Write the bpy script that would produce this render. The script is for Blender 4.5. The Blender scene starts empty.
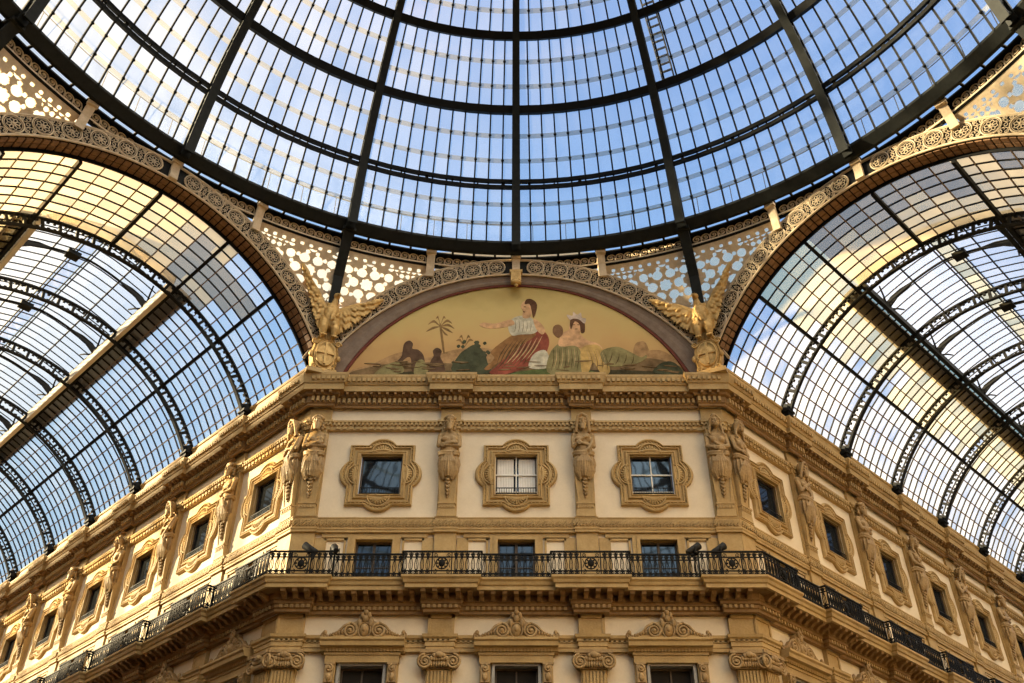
import bpy, math, random
from math import sin, cos, pi, radians as R, sqrt, atan2, tan, hypot
from mathutils import Vector, Matrix
random.seed(7)
sc = bpy.context.scene
COL = sc.collection
S2 = sqrt(.5)

# ------------------------------------------------------------------ measures of the place
D = 34.0            # distance to the corner facade
W = 8.713           # half width of the corner facade
YC = 13.28          # centre of the octagon
AP = 20.72          # apothem of the octagon
BAY, W0, P0 = 5.27, 2.79, 5.43      # wing bays: first window, first pilaster
WLEN = 48.0
RB = 9.54           # inner radius of the iron arches
ZC = 21.95          # springing centre of arches and vaults
K8 = tan(R(22.5))

# ------------------------------------------------------------------ materials
def new_mat(name):
    m = bpy.data.materials.new(name); m.use_nodes = True
    nt = m.node_tree
    for n in list(nt.nodes): nt.nodes.remove(n)
    out = nt.nodes.new('ShaderNodeOutputMaterial')
    return m, nt, out
def N(nt, t, **kw):
    n = nt.nodes.new(t)
    for k, v in kw.items():
        if k.startswith('i_'):
            n.inputs[k[2:].replace('_', ' ')].default_value = v
        else: setattr(n, k, v)
    return n
def L(nt, a, b): nt.links.new(a, b)

def stone(name, c1, c2, rough=.75, scale=1.6, bump=.25, metallic=0., fine=14., spec=.3):
    m, nt, out = new_mat(name)
    b = N(nt, 'ShaderNodeBsdfPrincipled'); b.inputs['Roughness'].default_value = rough
    b.inputs['Metallic'].default_value = metallic
    b.inputs['Specular IOR Level'].default_value = spec
    tc = N(nt, 'ShaderNodeTexCoord')
    n1 = N(nt, 'ShaderNodeTexNoise', i_Scale=scale, i_Detail=6., i_Roughness=.65)
    L(nt, tc.outputs['Object'], n1.inputs['Vector'])
    n2 = N(nt, 'ShaderNodeTexNoise', i_Scale=fine, i_Detail=4.)
    L(nt, tc.outputs['Object'], n2.inputs['Vector'])
    mx = N(nt, 'ShaderNodeMath', operation='MULTIPLY_ADD'); mx.inputs[1].default_value = .35
    L(nt, n2.outputs['Fac'], mx.inputs[0]); L(nt, n1.outputs['Fac'], mx.inputs[2])
    rp = N(nt, 'ShaderNodeValToRGB')
    rp.color_ramp.elements[0].position = .45; rp.color_ramp.elements[0].color = (*c1, 1)
    rp.color_ramp.elements[1].position = .85; rp.color_ramp.elements[1].color = (*c2, 1)
    L(nt, mx.outputs[0], rp.inputs['Fac']); L(nt, rp.outputs['Color'], b.inputs['Base Color'])
    if bump:
        bp = N(nt, 'ShaderNodeBump'); bp.inputs['Strength'].default_value = bump; bp.inputs['Distance'].default_value = .02
        L(nt, n2.outputs['Fac'], bp.inputs['Height']); L(nt, bp.outputs['Normal'], b.inputs['Normal'])
    L(nt, b.outputs[0], out.inputs[0])
    return m

def glass(name, clear, dust, dust_amt, rough=.05, vary=.5, fres=1.0, tint2=None):
    """thin dusty pane: clear transmission + light scattering dust + mirror reflection.
    Panes differ a little from each other (random value per pane from the uv cell)."""
    m, nt, out = new_mat(name)
    tr = N(nt, 'ShaderNodeBsdfTransparent')
    tl = N(nt, 'ShaderNodeBsdfTranslucent')
    gl = N(nt, 'ShaderNodeBsdfGlossy'); gl.inputs['Roughness'].default_value = rough
    gl.inputs['Color'].default_value = (.95, .95, .95, 1)
    uv = N(nt, 'ShaderNodeUVMap'); uv.uv_map = 'pane'
    fl = N(nt, 'ShaderNodeVectorMath', operation='FLOOR'); L(nt, uv.outputs[0], fl.inputs[0])
    oi = N(nt, 'ShaderNodeObjectInfo')
    ad = N(nt, 'ShaderNodeVectorMath', operation='ADD'); L(nt, fl.outputs[0], ad.inputs[0])
    L(nt, oi.outputs['Random'], ad.inputs[1])
    wn = N(nt, 'ShaderNodeTexWhiteNoise', noise_dimensions='3D'); L(nt, ad.outputs[0], wn.inputs['Vector'])
    tc = N(nt, 'ShaderNodeTexCoord')
    ns = N(nt, 'ShaderNodeTexNoise', i_Scale=.35, i_Detail=5.); L(nt, tc.outputs['Object'], ns.inputs['Vector'])
    a1 = N(nt, 'ShaderNodeMath', operation='MULTIPLY_ADD'); a1.inputs[1].default_value = .5
    L(nt, wn.outputs['Value'], a1.inputs[0]); L(nt, ns.outputs['Fac'], a1.inputs[2])
    mr = N(nt, 'ShaderNodeMapRange'); mr.inputs[1].default_value = .35; mr.inputs[2].default_value = 1.15
    mr.inputs[3].default_value = dust_amt * (1 - vary); mr.inputs[4].default_value = dust_amt * (1 + vary)
    L(nt, a1.outputs[0], mr.inputs[0])
    if tint2:
        cm = N(nt, 'ShaderNodeMixRGB'); cm.inputs[1].default_value = (*clear, 1); cm.inputs[2].default_value = (*tint2, 1)
        rp = N(nt, 'ShaderNodeMapRange'); rp.inputs[1].default_value = .45; rp.inputs[2].default_value = 1.0
        L(nt, a1.outputs[0], rp.inputs[0]); L(nt, rp.outputs[0], cm.inputs[0]); L(nt, cm.outputs[0], tr.inputs[0])
    else: tr.inputs[0].default_value = (*clear, 1)
    tl.inputs[0].default_value = (*dust, 1)
    m1 = N(nt, 'ShaderNodeMixShader'); L(nt, mr.outputs[0], m1.inputs[0]); L(nt, tr.outputs[0], m1.inputs[1]); L(nt, tl.outputs[0], m1.inputs[2])
    lw = N(nt, 'ShaderNodeLayerWeight'); lw.inputs['Blend'].default_value = .5
    pw = N(nt, 'ShaderNodeMath', operation='POWER'); pw.inputs[1].default_value = 4.; L(nt, lw.outputs['Facing'], pw.inputs[0])
    ma = N(nt, 'ShaderNodeMath', operation='MULTIPLY_ADD'); ma.inputs[1].default_value = .9 * fres; ma.inputs[2].default_value = .06 * fres
    ma.use_clamp = True; L(nt, pw.outputs[0], ma.inputs[0])
    m2 = N(nt, 'ShaderNodeMixShader'); L(nt, ma.outputs[0], m2.inputs[0]); L(nt, m1.outputs[0], m2.inputs[1]); L(nt, gl.outputs[0], m2.inputs[2])
    L(nt, m2.outputs[0], out.inputs[0])
    return m

def window_glass(name):
    m, nt, out = new_mat(name)
    df = N(nt, 'ShaderNodeBsdfDiffuse'); df.inputs[0].default_value = (.012, .013, .015, 1)
    gl = N(nt, 'ShaderNodeBsdfGlossy'); gl.inputs['Roughness'].default_value = .03; gl.inputs[0].default_value = (.48, .72, 1.0, 1)
    tc = N(nt, 'ShaderNodeTexCoord')
    ns = N(nt, 'ShaderNodeTexNoise', i_Scale=1.3, i_Detail=1.); L(nt, tc.outputs['Object'], ns.inputs['Vector'])
    bp = N(nt, 'ShaderNodeBump'); bp.inputs['Strength'].default_value = .05; bp.inputs['Distance'].default_value = .05
    L(nt, ns.outputs['Fac'], bp.inputs['Height']); L(nt, bp.outputs['Normal'], gl.inputs['Normal'])
    mx = N(nt, 'ShaderNodeMixShader'); mx.inputs[0].default_value = .065
    L(nt, df.outputs[0], mx.inputs[1]); L(nt, gl.outputs[0], mx.inputs[2]); L(nt, mx.outputs[0], out.inputs[0])
    return m

M = {}
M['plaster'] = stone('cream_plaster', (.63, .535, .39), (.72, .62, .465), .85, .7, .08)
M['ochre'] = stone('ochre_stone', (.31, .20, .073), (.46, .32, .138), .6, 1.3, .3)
M['ochre_dk'] = stone('weathered_ochre_stone', (.17, .095, .033), (.29, .175, .07), .7, 2.0, .35)  # darker ochre for mouldings under cornice and slab, and unseen walls
M['statue'] = stone('statue_stone', (.21, .13, .052), (.39, .265, .12), .5, 3.0, .3)
M['gold'] = stone('gilded_bronze', (.34, .205, .062), (.56, .37, .14), .48, 3.0, .3, .3)
M['iron'] = stone('black_iron', (.004, .0042, .0042), (.008, .0082, .008), .6, 3., .1, spec=.12)
M['iron_grey'] = stone('dark_grey_iron', (.008, .0095, .009), (.016, .018, .017), .6, 3., .1, spec=.15)
M['bar_brown'] = stone('brown_glazing_bar', (.10, .068, .04), (.16, .11, .07), .6, 3., .05)
M['tan_iron'] = stone('tan_painted_iron', (.46, .36, .23), (.64, .52, .36), .5, 4., .15)
M['brown_iron'] = stone('brown_painted_iron', (.03, .018, .010), (.055, .033, .02), .6, 3., .2)
M['coffer'] = stone('brown_coffer', (.16, .085, .04), (.28, .16, .085), .6, 5., .4)
M['grey_mould'] = stone('grey_plaster_moulding', (.15, .105, .075), (.23, .17, .125), .7, 2., .1)
M['red_line'] = stone('dark_red_border', (.10, .02, .010), (.14, .03, .016), .7, 2., 0)
M['board'] = stone('weathered_grey_boards', (.10, .095, .085), (.17, .16, .145), .8, 2., .2)
M['curb'] = stone('pale_painted_curb', (.52, .46, .36), (.62, .56, .46), .7, 2., .1)
M['wood'] = stone('dark_brown_window_wood', (.05, .035, .022), (.085, .06, .04), .5, 4., .1)
M['frame_grey'] = stone('grey_painted_frame', (.28, .27, .25), (.36, .35, .32), .5, 4., .1)
M['white_paint'] = stone('white_painted_wood', (.66, .64, .58), (.74, .72, .66), .5, 4., .1)
M['curtain'] = stone('white_curtain_cloth', (.62, .60, .55), (.72, .70, .66), .9, 3., .1)
M['dark'] = stone('dark_interior', (.012, .010, .008), (.02, .016, .012), .9, 2., 0)
M['lamp_black'] = stone('black_lamp_housing', (.003, .003, .0035), (.006, .006, .0065), .6, 3., .05)
M['floor'] = stone('mosaic_floor', (.035, .027, .02), (.05, .04, .028), .5, .5, .05)
M['pipe'] = stone('galvanised_pipe', (.40, .40, .38), (.50, .50, .47), .4, 3., .05)
M['dome_glass'] = glass('dusty_dome_glass', (.90, .95, 1.0), (.95, .93, .88), .06, .06, .55)
M['dome_lap'] = glass('overlapping_dome_glass', (.50, .52, .50), (.80, .70, .52), .11, .15, .2)
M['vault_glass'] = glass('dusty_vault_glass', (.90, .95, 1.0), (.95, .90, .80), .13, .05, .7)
M['vault_yellow'] = glass('yellowed_vault_glass', (.95, .84, .56), (.95, .80, .50), .15, .06, .8)  # yellow tint stands for the sunlit wall mirrored in the panes
M['vault_grime'] = glass('grimy_dark_vault_glass', (.40, .36, .30), (.7, .58, .42), .14, .08, .5)  # darker brownish tint for chosen first-bay panes
M['vault_old'] = glass('grimy_ochre_vault_glass', (.60, .50, .36), (.90, .72, .44), .30, .08, .6, 1.0, (.26, .22, .17))  # ochre-to-brown tint for first-bay and lantern-end panes
M['lantern_glass'] = glass('frosted_lantern_glass', (.92, .94, .97), (.95, .94, .93), .13, .15, .15)
M['clear'] = glass('clear_ridge_glass', (.62, .78, 1.0), (.9, .9, .9), .06, .05, .3)
M['tracery_glass'] = glass('milky_tracery_glass', (.95, .82, .60), (.96, .92, .74), .20, .1, .4)
M['pane'] = window_glass('dark_window_glass')

def flat(name, c, c2=None, sc_=1.6):
    return stone(name, tuple(x*.55 for x in c), c2 or tuple(min(1, x * 1.35 + .01) for x in c), .8, sc_, 0., spec=.15, fine=6.)

# ------------------------------------------------------------------ mesh builder
class MB:
    def __init__(s): s.v = []; s.f = []; s.m = []; s.uv = {}; s.sm = []
    def add(s, vs, fs, mi=0, smooth=False, uv=None):
        o = len(s.v); s.v += [tuple(p) for p in vs]
        for f in fs:
            if uv is not None: s.uv[len(s.f)] = uv
            s.f.append(tuple(i + o for i in f)); s.m.append(mi); s.sm.append(smooth)
    def box(s, x0, x1, y0, y1, z0, z1, mi=0):
        s.add([(x0,y0,z0),(x1,y0,z0),(x1,y1,z0),(x0,y1,z0),(x0,y0,z1),(x1,y0,z1),(x1,y1,z1),(x0,y1,z1)],
              [(0,3,2,1),(4,5,6,7),(0,1,5,4),(1,2,6,5),(2,3,7,6),(3,0,4,7)], mi)
    def prism(s, poly, y0, y1, mi=0):       # polygon in xz, front at y0 (towards viewer), back at y1
        n = len(poly)
        if sum(poly[i][0]*poly[(i+1)%n][1]-poly[(i+1)%n][0]*poly[i][1] for i in range(n)) < 0: poly = poly[::-1]
        vs = [(x, y0, z) for x, z in poly] + [(x, y1, z) for x, z in poly]
        fs = [tuple(range(n)), tuple(range(2*n-1, n-1, -1))] + [(i, n+i, n+(i+1) % n, (i+1) % n) for i in range(n)]
        s.add(vs, fs, mi)
    def yprism(s, poly, x0, x1, mi=0):      # polygon in (y,z) extruded along x
        n = len(poly)
        vs = [(x0, y, z) for y, z in poly] + [(x1, y, z) for y, z in poly]
        fs = [tuple(range(n)), tuple(range(2*n-1, n-1, -1))] + [(i, n+i, n+(i+1) % n, (i+1) % n) for i in range(n)]
        s.add(vs, fs, mi)
    def tube(s, pts, r, n=5, mi=0, closed=False, flat_y=None, smooth=True):
        pts = [Vector(p) for p in pts]; k = len(pts)
        rr = r if isinstance(r, (list, tuple)) else [r] * k
        vs = []; up = None
        for i, p in enumerate(pts):
            a = pts[i-1] if (i > 0 or closed) else p
            b = pts[(i+1) % k] if (i < k-1 or closed) else p
            t = (b - a)
            t = t.normalized() if t.length > 1e-9 else Vector((0,0,1))
            if up is None:
                up = Vector((0,1,0)) if abs(t.y) < .9 else Vector((1,0,0))
            x = up.cross(t)
            if x.length < 1e-6: x = Vector((1,0,0)).cross(t)
            x.normalize(); y = t.cross(x); up = y if abs(t.y) >= .9 else up
            for j in range(n):
                an = 2*pi*(j+.5)/n
                vs.append(p + (x*cos(an) + y*sin(an)) * rr[i])
        fs = []
        for i in range(k if closed else k-1):
            i2 = (i+1) % k
            for j in range(n): fs.append((i*n+j, i*n+(j+1) % n, i2*n+(j+1) % n, i2*n+j))
        if not closed: fs += [tuple(range(n-1, -1, -1)), tuple((k-1)*n+j for j in range(n))]
        s.add(vs, fs, mi, smooth and n > 4)
    def beam(s, a, b, w, h, side=(0,0,1), mi=0):   # rectangular bar from a to b; w across, h along 'side'
        a = Vector(a); b = Vector(b); t = (b-a).normalized(); sd = Vector(side)
        x = t.cross(sd).normalized(); y = x.cross(t).normalized()
        vs = [p + x*sx*w/2 + y*sy*h/2 for p in (a, b) for sx, sy in ((-1,-1),(1,-1),(1,1),(-1,1))]
        s.add(vs, [(0,1,2,3),(7,6,5,4),(0,4,5,1),(1,5,6,2),(2,6,7,3),(3,7,4,0)], mi)
    def ball(s, c, r, nu=10, nv=7, mi=0, rot=None):
        c = Vector(c); r = r if isinstance(r, (tuple, list)) else (r, r, r)
        vs = []; fs = []
        for i in range(nv+1):
            th = pi*i/nv
            for j in range(nu):
                p = Vector((r[0]*sin(th)*cos(2*pi*j/nu), r[1]*sin(th)*sin(2*pi*j/nu), r[2]*cos(th)))
                if rot is not None: p = rot @ p
                vs.append(c + p)
        for i in range(nv):
            for j in range(nu): fs.append((i*nu+j, (i+1)*nu+j, (i+1)*nu+(j+1) % nu, i*nu+(j+1) % nu))
        s.add(vs, fs, mi, True)
    def capsule(s, pts, rs, n=8, mi=0):
        s.tube(pts, rs, n, mi)
        s.ball(pts[0], rs[0] if isinstance(rs, (list, tuple)) else rs, n, 5, mi)
        s.ball(pts[-1], rs[-1] if isinstance(rs, (list, tuple)) else rs, n, 5, mi)
    def rings(s, rows, mi=0, smooth=False, closed=True, uv=None):   # loft of equal-length rows
        n = len(rows[0]); vs = [p for r in rows for p in r]; fs = []
        for i in range(len(rows)-1):
            for j in range(n if closed else n-1):
                j2 = (j+1) % n
                fs.append((i*n+j, i*n+j2, (i+1)*n+j2, (i+1)*n+j))
        s.add(vs, fs, mi, smooth)
    def spiral(s, c, r0, turns, rt, mi=0, start=0., sgn=1, y=0., n=14, k=5, rend=.12):
        pts = []; rs = []
        tot = int(n*turns)
        for i in range(tot+1):
            f = i/tot; a = start + sgn*2*pi*turns*f; r = r0*(1-f) + r0*rend*f
            pts.append((c[0]+r*cos(a), y, c[1]+r*sin(a))); rs.append(rt*(1-.35*f))
        s.tube(pts, rs, k, mi)
    def mesh(s, name, mats):
        me = bpy.data.meshes.new(name); me.from_pydata(s.v, [], s.f)
        for m in (mats if isinstance(mats, (list, tuple)) else [mats]): me.materials.append(M[m] if isinstance(m, str) else m)
        me.polygons.foreach_set('material_index', s.m)
        me.polygons.foreach_set('use_smooth', s.sm)
        if s.uv:
            lay = me.uv_layers.new(name='pane')
            for p in me.polygons:
                u = s.uv.get(p.index, (0, 0))
                for li in p.loop_indices: lay.data[li].uv = (u[0]+.5, u[1]+.5)
        me.update(); return me
    def build(s, name, mats, parent=None, loc=(0,0,0), rz=0.):
        return put(name, s.mesh(name, mats), parent, loc, rz)

def put(name, me, parent=None, loc=(0,0,0), rz=0.):
    o = bpy.data.objects.new(name, me); COL.objects.link(o)
    o.location = loc; o.rotation_euler = (0, 0, rz)
    if parent is not None: o.parent = parent
    return o
def tag(o, label, cat, group=None, kind=None):
    o['label'] = label; o['category'] = cat
    if group: o['group'] = group
    if kind: o['kind'] = kind
    return o
def thing(name, label, cat, loc=(0,0,0), rz=0., group=None, kind='thing'):
    o = bpy.data.objects.new(name, None); COL.objects.link(o); o.location = loc; o.rotation_euler = (0,0,rz)
    o.empty_display_size = .3
    return tag(o, label, cat, group, kind)
def copy_tree(o, parent=None):
    c = o.copy(); COL.objects.link(c)
    if parent is not None: c.parent = parent
    for ch in o.children: copy_tree(ch, c)
    return c
def remeshed(name, mb, mat, voxel):
    """fuse the overlapping pieces of a sculpted figure into one continuous surface"""
    me = mb.mesh(name + '_raw', mat); o = bpy.data.objects.new('tmp', me); COL.objects.link(o)
    md = o.modifiers.new('r', 'REMESH'); md.mode = 'VOXEL'; md.voxel_size = voxel; md.use_smooth_shade = True
    sm = o.modifiers.new('s', 'SMOOTH'); sm.factor = .5; sm.iterations = 1
    bpy.context.view_layer.update()
    dg = bpy.context.evaluated_depsgraph_get()
    out = bpy.data.meshes.new_from_object(o.evaluated_get(dg)); out.name = name
    bpy.data.objects.remove(o); bpy.data.meshes.remove(me)
    out.materials.clear(); out.materials.append(M[mat])
    out.polygons.foreach_set('use_smooth', [True]*len(out.polygons))
    return out

# wall frames: local x along the wall (viewer's right), local y into the wall
FR = {'back': (Vector((0, D, 0)), 0.), 'left': (Vector((-W, D, 0)), -R(45)), 'right': (Vector((W, D, 0)), R(45))}
def wp(side, u, y=0., z=0.):
    o, a = FR[side]; return Vector((o.x + u*cos(a) - y*sin(a), o.y + u*sin(a) + y*cos(a), z)), a

# ================================================================== SETTING: the three walls
def wall_grid(mb, u0, u1, z0, z1, y, holes, mi=0):
    xs = sorted({u0, u1, *[h[0] for h in holes], *[h[1] for h in holes]}); xs = [x for x in xs if u0 <= x <= u1]
    zs = sorted({z0, z1, *[h[2] for h in holes], *[h[3] for h in holes]}); zs = [z for z in zs if z0 <= z <= z1]
    for i in range(len(xs)-1):
        for j in range(len(zs)-1):
            cx, cz = (xs[i]+xs[i+1])/2, (zs[j]+zs[j+1])/2
            if any(h[0] < cx < h[1] and h[2] < cz < h[3] for h in holes): continue
            mb.add([(xs[i],y,zs[j]),(xs[i+1],y,zs[j]),(xs[i+1],y,zs[j+1]),(xs[i],y,zs[j+1])], [(0,1,2,3)], mi)

def plan(e, u0, u1, ms, me_, res, delta):
    """plan polyline at projection e from u0 to u1. ms/me_: mitre factor at the ends. res: (centre, half) of the stepped-out bits"""
    segs = []
    for c, h in res:
        segs.append((c-h-e, c+h+e))
    pts = []
    s0, s1 = u0 - ms*e, u1 + me_*e
    cur = None
    inside = lambda u: any(a <= u <= b for a, b in segs)
    ee = lambda ins: e + (delta if ins else 0.)
    st = inside(s0 if ms == 0 else u0 + 1e-3); 
    pts.append((u0 - ms*ee(st), -ee(st)))
    evs = []
    for a, b in segs:
        evs += [(a, True), (b, False)]
    for u, ins in sorted(evs):
        pts.append((u, -ee(not ins))); pts.append((u, -ee(ins)))
    en = inside(u1 - 1e-3)
    pts.append((u1 + me_*ee(en), -ee(en)))
    # drop step points outside the run (wrapped corner sections)
    lo, hi = pts[0][0], pts[-1][0]
    return [p for k, p in enumerate(pts) if k in (0, len(pts)-1) or lo < p[0] < hi]

def sweep(mb, prof, u0, u1, ms, me_, res, delta, mi=0):
    rows = []
    n = None
    for e, z in prof:
        pl = plan(e, u0, u1, ms, me_, res, delta)
        rows.append([(u, y, z) for u, y in pl])
        if n is None: n = len(pl)
    n = min(len(r) for r in rows)
    if any(len(r) != n for r in rows): print('sweep mismatch', [len(r) for r in rows])
    rows = [r[:n] for r in rows]
    mb.rings(rows, mi, False, closed=False)

BED = [(0,24.02),(.09,24.05),(.09,24.14),(.14,24.18),(.14,24.47),(.27,24.50),(.32,24.60),(.49,24.62)]
CORN = [(.32,24.61),(.50,24.62),(.50,24.90),(.55,24.92),(.58,25.0),(.66,25.28),(.66,25.38),(-.35,25.46)]
STRING = [(-.12,22.95),(.03,22.97),(.03,23.13),(.06,23.16),(.06,23.28),(.12,23.32),(.12,23.40),(.06,23.44),(-.12,23.46)]
MEAND = [(-.12,18.28),(.05,18.30),(.05,18.38),(.08,18.42),(.08,18.46),(.02,18.48),(.02,18.88),(.04,18.9),(.04,18.95),(-.12,18.97)]
SLABED = [(-.1,14.98),(.07,15.0),(.07,15.10),(.12,15.14),(.12,15.25),(.17,15.28),(.17,15.38),(.22,15.42),(.22,15.64),(.73,15.66)]
SLAB = [(.6,15.655),(.74,15.66),(.74,15.80),(.79,15.84),(.82,15.95),(.88,16.02),(.88,16.10),(-.1,16.12)]
ARCHI = [(-.12,13.62),(.03,13.63),(.03,13.76),(.06,13.77),(.06,13.92),(.10,13.95),(.10,14.02),(.16,14.08),(.18,14.18),(-.12,14.20)]
BLOCK = [(.30,25.40),(.30,26.08),(.36,26.12),(.36,26.24),(-.4,26.28)]

def edge_boxes(mb, u0, u1, res, e0, e1, z0, z1, w, pitch, delta, foot_e):
    """small blocks (dentils, modillions) stepping along the wall, following the stepped-out bits"""
    segs = [(c-h-foot_e, c+h+foot_e) for c, h in res]
    n = max(1, int((u1-u0)/pitch)); st = (u1-u0)/n
    for i in range(n):
        u = u0 + (i+.5)*st
        ins = any(a <= u <= b for a, b in segs)
        if any(abs(u-a) < w*.6 or abs(u-b) < w*.6 for a, b in segs): continue
        d = delta if ins else 0.
        mb.box(u-w/2, u+w/2, -(e1+d), -(e0+d)+.01, z0, z1)

def make_wall(side, u0, u1, ms, me_, pils, corner, wins):
    """side: frame; pils: pilaster centres; corner: list of (centre, half) of corner piers; wins: window centres"""
    o, a = FR[side]
    holes = []
    for c in wins:
        if abs(c) < 36: holes += [(c-.83, c+.83, 19.99, 21.79), (c-.72, c+.72, 16.1, 18.02)]
        if abs(c) < 15: holes += [(c-.77, c+.77, 9.0, 13.14)]
    mb = MB(); wall_grid(mb, u0, u1, 0., 25.4, .12, holes)
    nm = 'wall_' + side
    root = mb.build(nm, 'plaster', None, o, a); root['kind'] = 'structure'
    up = [(c, .42) for c in pils]; cn = corner
    res = up + cn
    def part(name, m, mat): return m.build(name, mat, root)
    m = MB(); sweep(m, CORN, u0, u1, ms, me_, res, .18); part('cornice', m, 'ochre')
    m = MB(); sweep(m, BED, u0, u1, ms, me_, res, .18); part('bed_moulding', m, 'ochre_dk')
    m = MB(); edge_boxes(m, u0, u1, res, .12, .25, 24.22, 24.44, .11, .215, .18, .14); part('dentil_course', m, 'ochre')
    m = MB(); edge_boxes(m, u0, u1, res, .55, .68, 25.03, 25.19, .12, .21, .18, .6); part('bead_course', m, 'ochre')
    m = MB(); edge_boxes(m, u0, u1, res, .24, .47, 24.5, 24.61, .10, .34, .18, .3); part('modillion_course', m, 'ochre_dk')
    if side != 'back':
        m = MB(); sweep(m, BLOCK, u0 if side == 'left' else .35, u1 if side == 'right' else -.35, 0, 0, [], 0); part('blocking_course', m, 'ochre')
    m = MB(); sweep(m, STRING, u0, u1, ms, me_, res, .06); edge_boxes(m, u0, u1, res, .05, .14, 23.17, 23.28, .085, .17, .06, .1)
    edge_boxes(m, u0, u1, res, .02, .09, 22.99, 23.11, .16, .28, .06, .05); part('string_course', m, 'ochre')
    m = MB(); sweep(m, MEAND, u0, u1, ms, me_, res, .07)
    # running wave relief on the band
    L_ = u1-u0; n = int(L_/.26)
    segs = [(c-h-.06, c+h+.06) for c, h in res]
    for i in range(n):
        u = u0 + (i+.5)*L_/n
        d = .09 if any(x <= u <= y for x, y in segs) else .02
        y0, y1 = -(d+.07), -d+.01
        q = .13
        m.prism([(u-q, 18.55), (u-q+.05, 18.55), (u+q, 18.8), (u+q-.05, 18.8)], y0, y1)
        m.prism([(u-q, 18.62), (u-q+.04, 18.62), (u-q+.12, 18.8), (u-q+.08, 18.8)], y0, y1)
        m.prism([(u+q-.12, 18.55), (u+q-.08, 18.55), (u+q, 18.72), (u+q-.04, 18.72)], y0, y1)
    part('meander_band', m, 'ochre')
    m = MB(); sweep(m, SLAB, u0, u1, ms, me_, [(c, h+.16) for c, h in res], .25); part('balcony_slab', m, 'ochre')
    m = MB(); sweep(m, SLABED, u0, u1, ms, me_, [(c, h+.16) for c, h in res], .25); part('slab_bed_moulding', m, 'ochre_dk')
    m = MB()
    resb = [(c, h+.16) for c, h in res]
    segs = [(c-h-.22, c+h+.22) for c, h in resb]; n = int((u1-u0)/.42)
    for i in range(n):
        u = u0 + (i+.5)*(u1-u0)/n
        d = .25 if any(x <= u <= y for x, y in segs) else 0.
        m.yprism([(-.2-d, 15.42), (-.34-d, 15.40), (-.46-d, 15.50), (-.66-d, 15.55), (-.70-d, 15.66), (-.2-d, 15.66)], u-.085, u+.085)
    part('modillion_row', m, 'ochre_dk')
    m = MB(); edge_boxes(m, u0, u1, resb, .10, .18, 15.13, 15.25, .10, .2, .25, .14); part('lower_dentil_course', m, 'ochre')
    m = MB(); sweep(m, ARCHI, u0, u1, ms, me_, [(c, h+.05) for c, h in res], .16)
    edge_boxes(m, u0, u1, [(c, h+.05) for c, h in res], .05, .10, 13.93, 14.02, .09, .18, .16, .06); part('architrave', m, 'ochre')
    # framed panels of the balcony storey
    m = MB(); mp = MB()
    for c in wins:
        for sgn in (-1, 1):
            x0, x1 = sorted((c+sgn*.86, c+sgn*1.02)); m.box(x0, x1, .02, .13, 16.1, 18.2)
            x0, x1 = sorted((c+sgn*1.14, c+sgn*1.88))
            for bx in ((x0-.05, x0+.03), (x1-.03, x1+.05)): m.box(bx[0], bx[1], .05, .13, 16.1, 18.08)
            m.box(x0-.05, x1+.05, .05, .13, 18.0, 18.08)
        m.box(c-2.05, c+2.05, .03, .13, 18.12, 18.28)
        for sgn in (-1, 1): m.box(*sorted((c+sgn*1.93, c+sgn*2.3)), .06, .13, 16.1, 18.12)
    part('panel_moulding', m, 'ochre')
    return root, res

def pier(root, name, c, h, wrap=0, u_end=None):
    """a pilaster strip with its pedestal above the balcony, its frieze block and capital below"""
    x0, x1 = c-h, c+h
    m = MB()
    m.box(x0, x1, 0., .14, 23.3, 24.06)
    m.box(x0+.03, x1-.03, .03, .14, 18.9, 23.3)
    m.box(x0, x1, -.03, .14, 16.1, 18.32)
    m.box(x0+.03, x1-.03, -.05, .14, 16.1, 16.5)
    # lower frieze block with a sunk panel
    a, b = x0-.06, x1+.06
    m.box(a, b, -.02, .14, 13.9, 15.02)
    for q in ((a, a+.1), (b-.1, b)): m.box(q[0], q[1], -.06, .0, 14.2, 15.0)
    m.box(a, b, -.06, 0, 14.86, 15.0); m.box(a, b, -.06, 0, 14.2, 14.3)
    o = m.build(name, 'ochre', root)
    return o

def capital(root, c, h):
    m = MB()
    w = h+.1
    m.box(c-w-.16, c+w+.16, -.32, .12, 13.50, 13.62)
    m.box(c-w-.05, c+w+.05, -.26, .12, 13.42, 13.50)
    for sgn in (-1, 1):
        m.spiral((c+sgn*(w-.02), 13.2), .27, 2.3, .055, 0, pi/2, -sgn, -.27, 14, 6)
        m.ball((c+sgn*(w-.02), -.27, 13.2), .06, 8, 5)
        m.prism([(c+sgn*(w-.02)+.2*cos(t*pi/8), 13.2+.2*sin(t*pi/8)) for t in range(16)], -.25, .1)
    n = 7
    for i in range(n):
        x = c + (i-(n-1)/2)*(2*w-.5)/(n-1)
        m.ball((x, -.28, 13.30), (.075, .06, .1), 8, 5)
        m.ball((x, -.25, 13.12), (.05, .05, .12), 8, 5)
    m.ball((c, -.33, 13.42), (.16, .08, .12), 8, 6); m.ball((c-.16, -.31, 13.40), (.09, .06, .09), 8, 5); m.ball((c+.16, -.31, 13.40), (.09, .06, .09), 8, 5)
    m.box(c-w+.1, c+w-.1, -.18, .12, 12.98, 13.45)
    o = m.build('ionic_capital', 'statue', root)
    m = MB()
    m.box(c-w+.06, c+w-.06, -.08, .12, 8., 13.0)
    k = 7
    for i in range(k):
        x = c + (i-(k-1)/2)*(2*w-.3)/(k-1); m.box(x-.035, x+.035, -.14, -.07, 8., 12.92)
    m.build('fluted_shaft', 'ochre', root)
    return o

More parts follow.
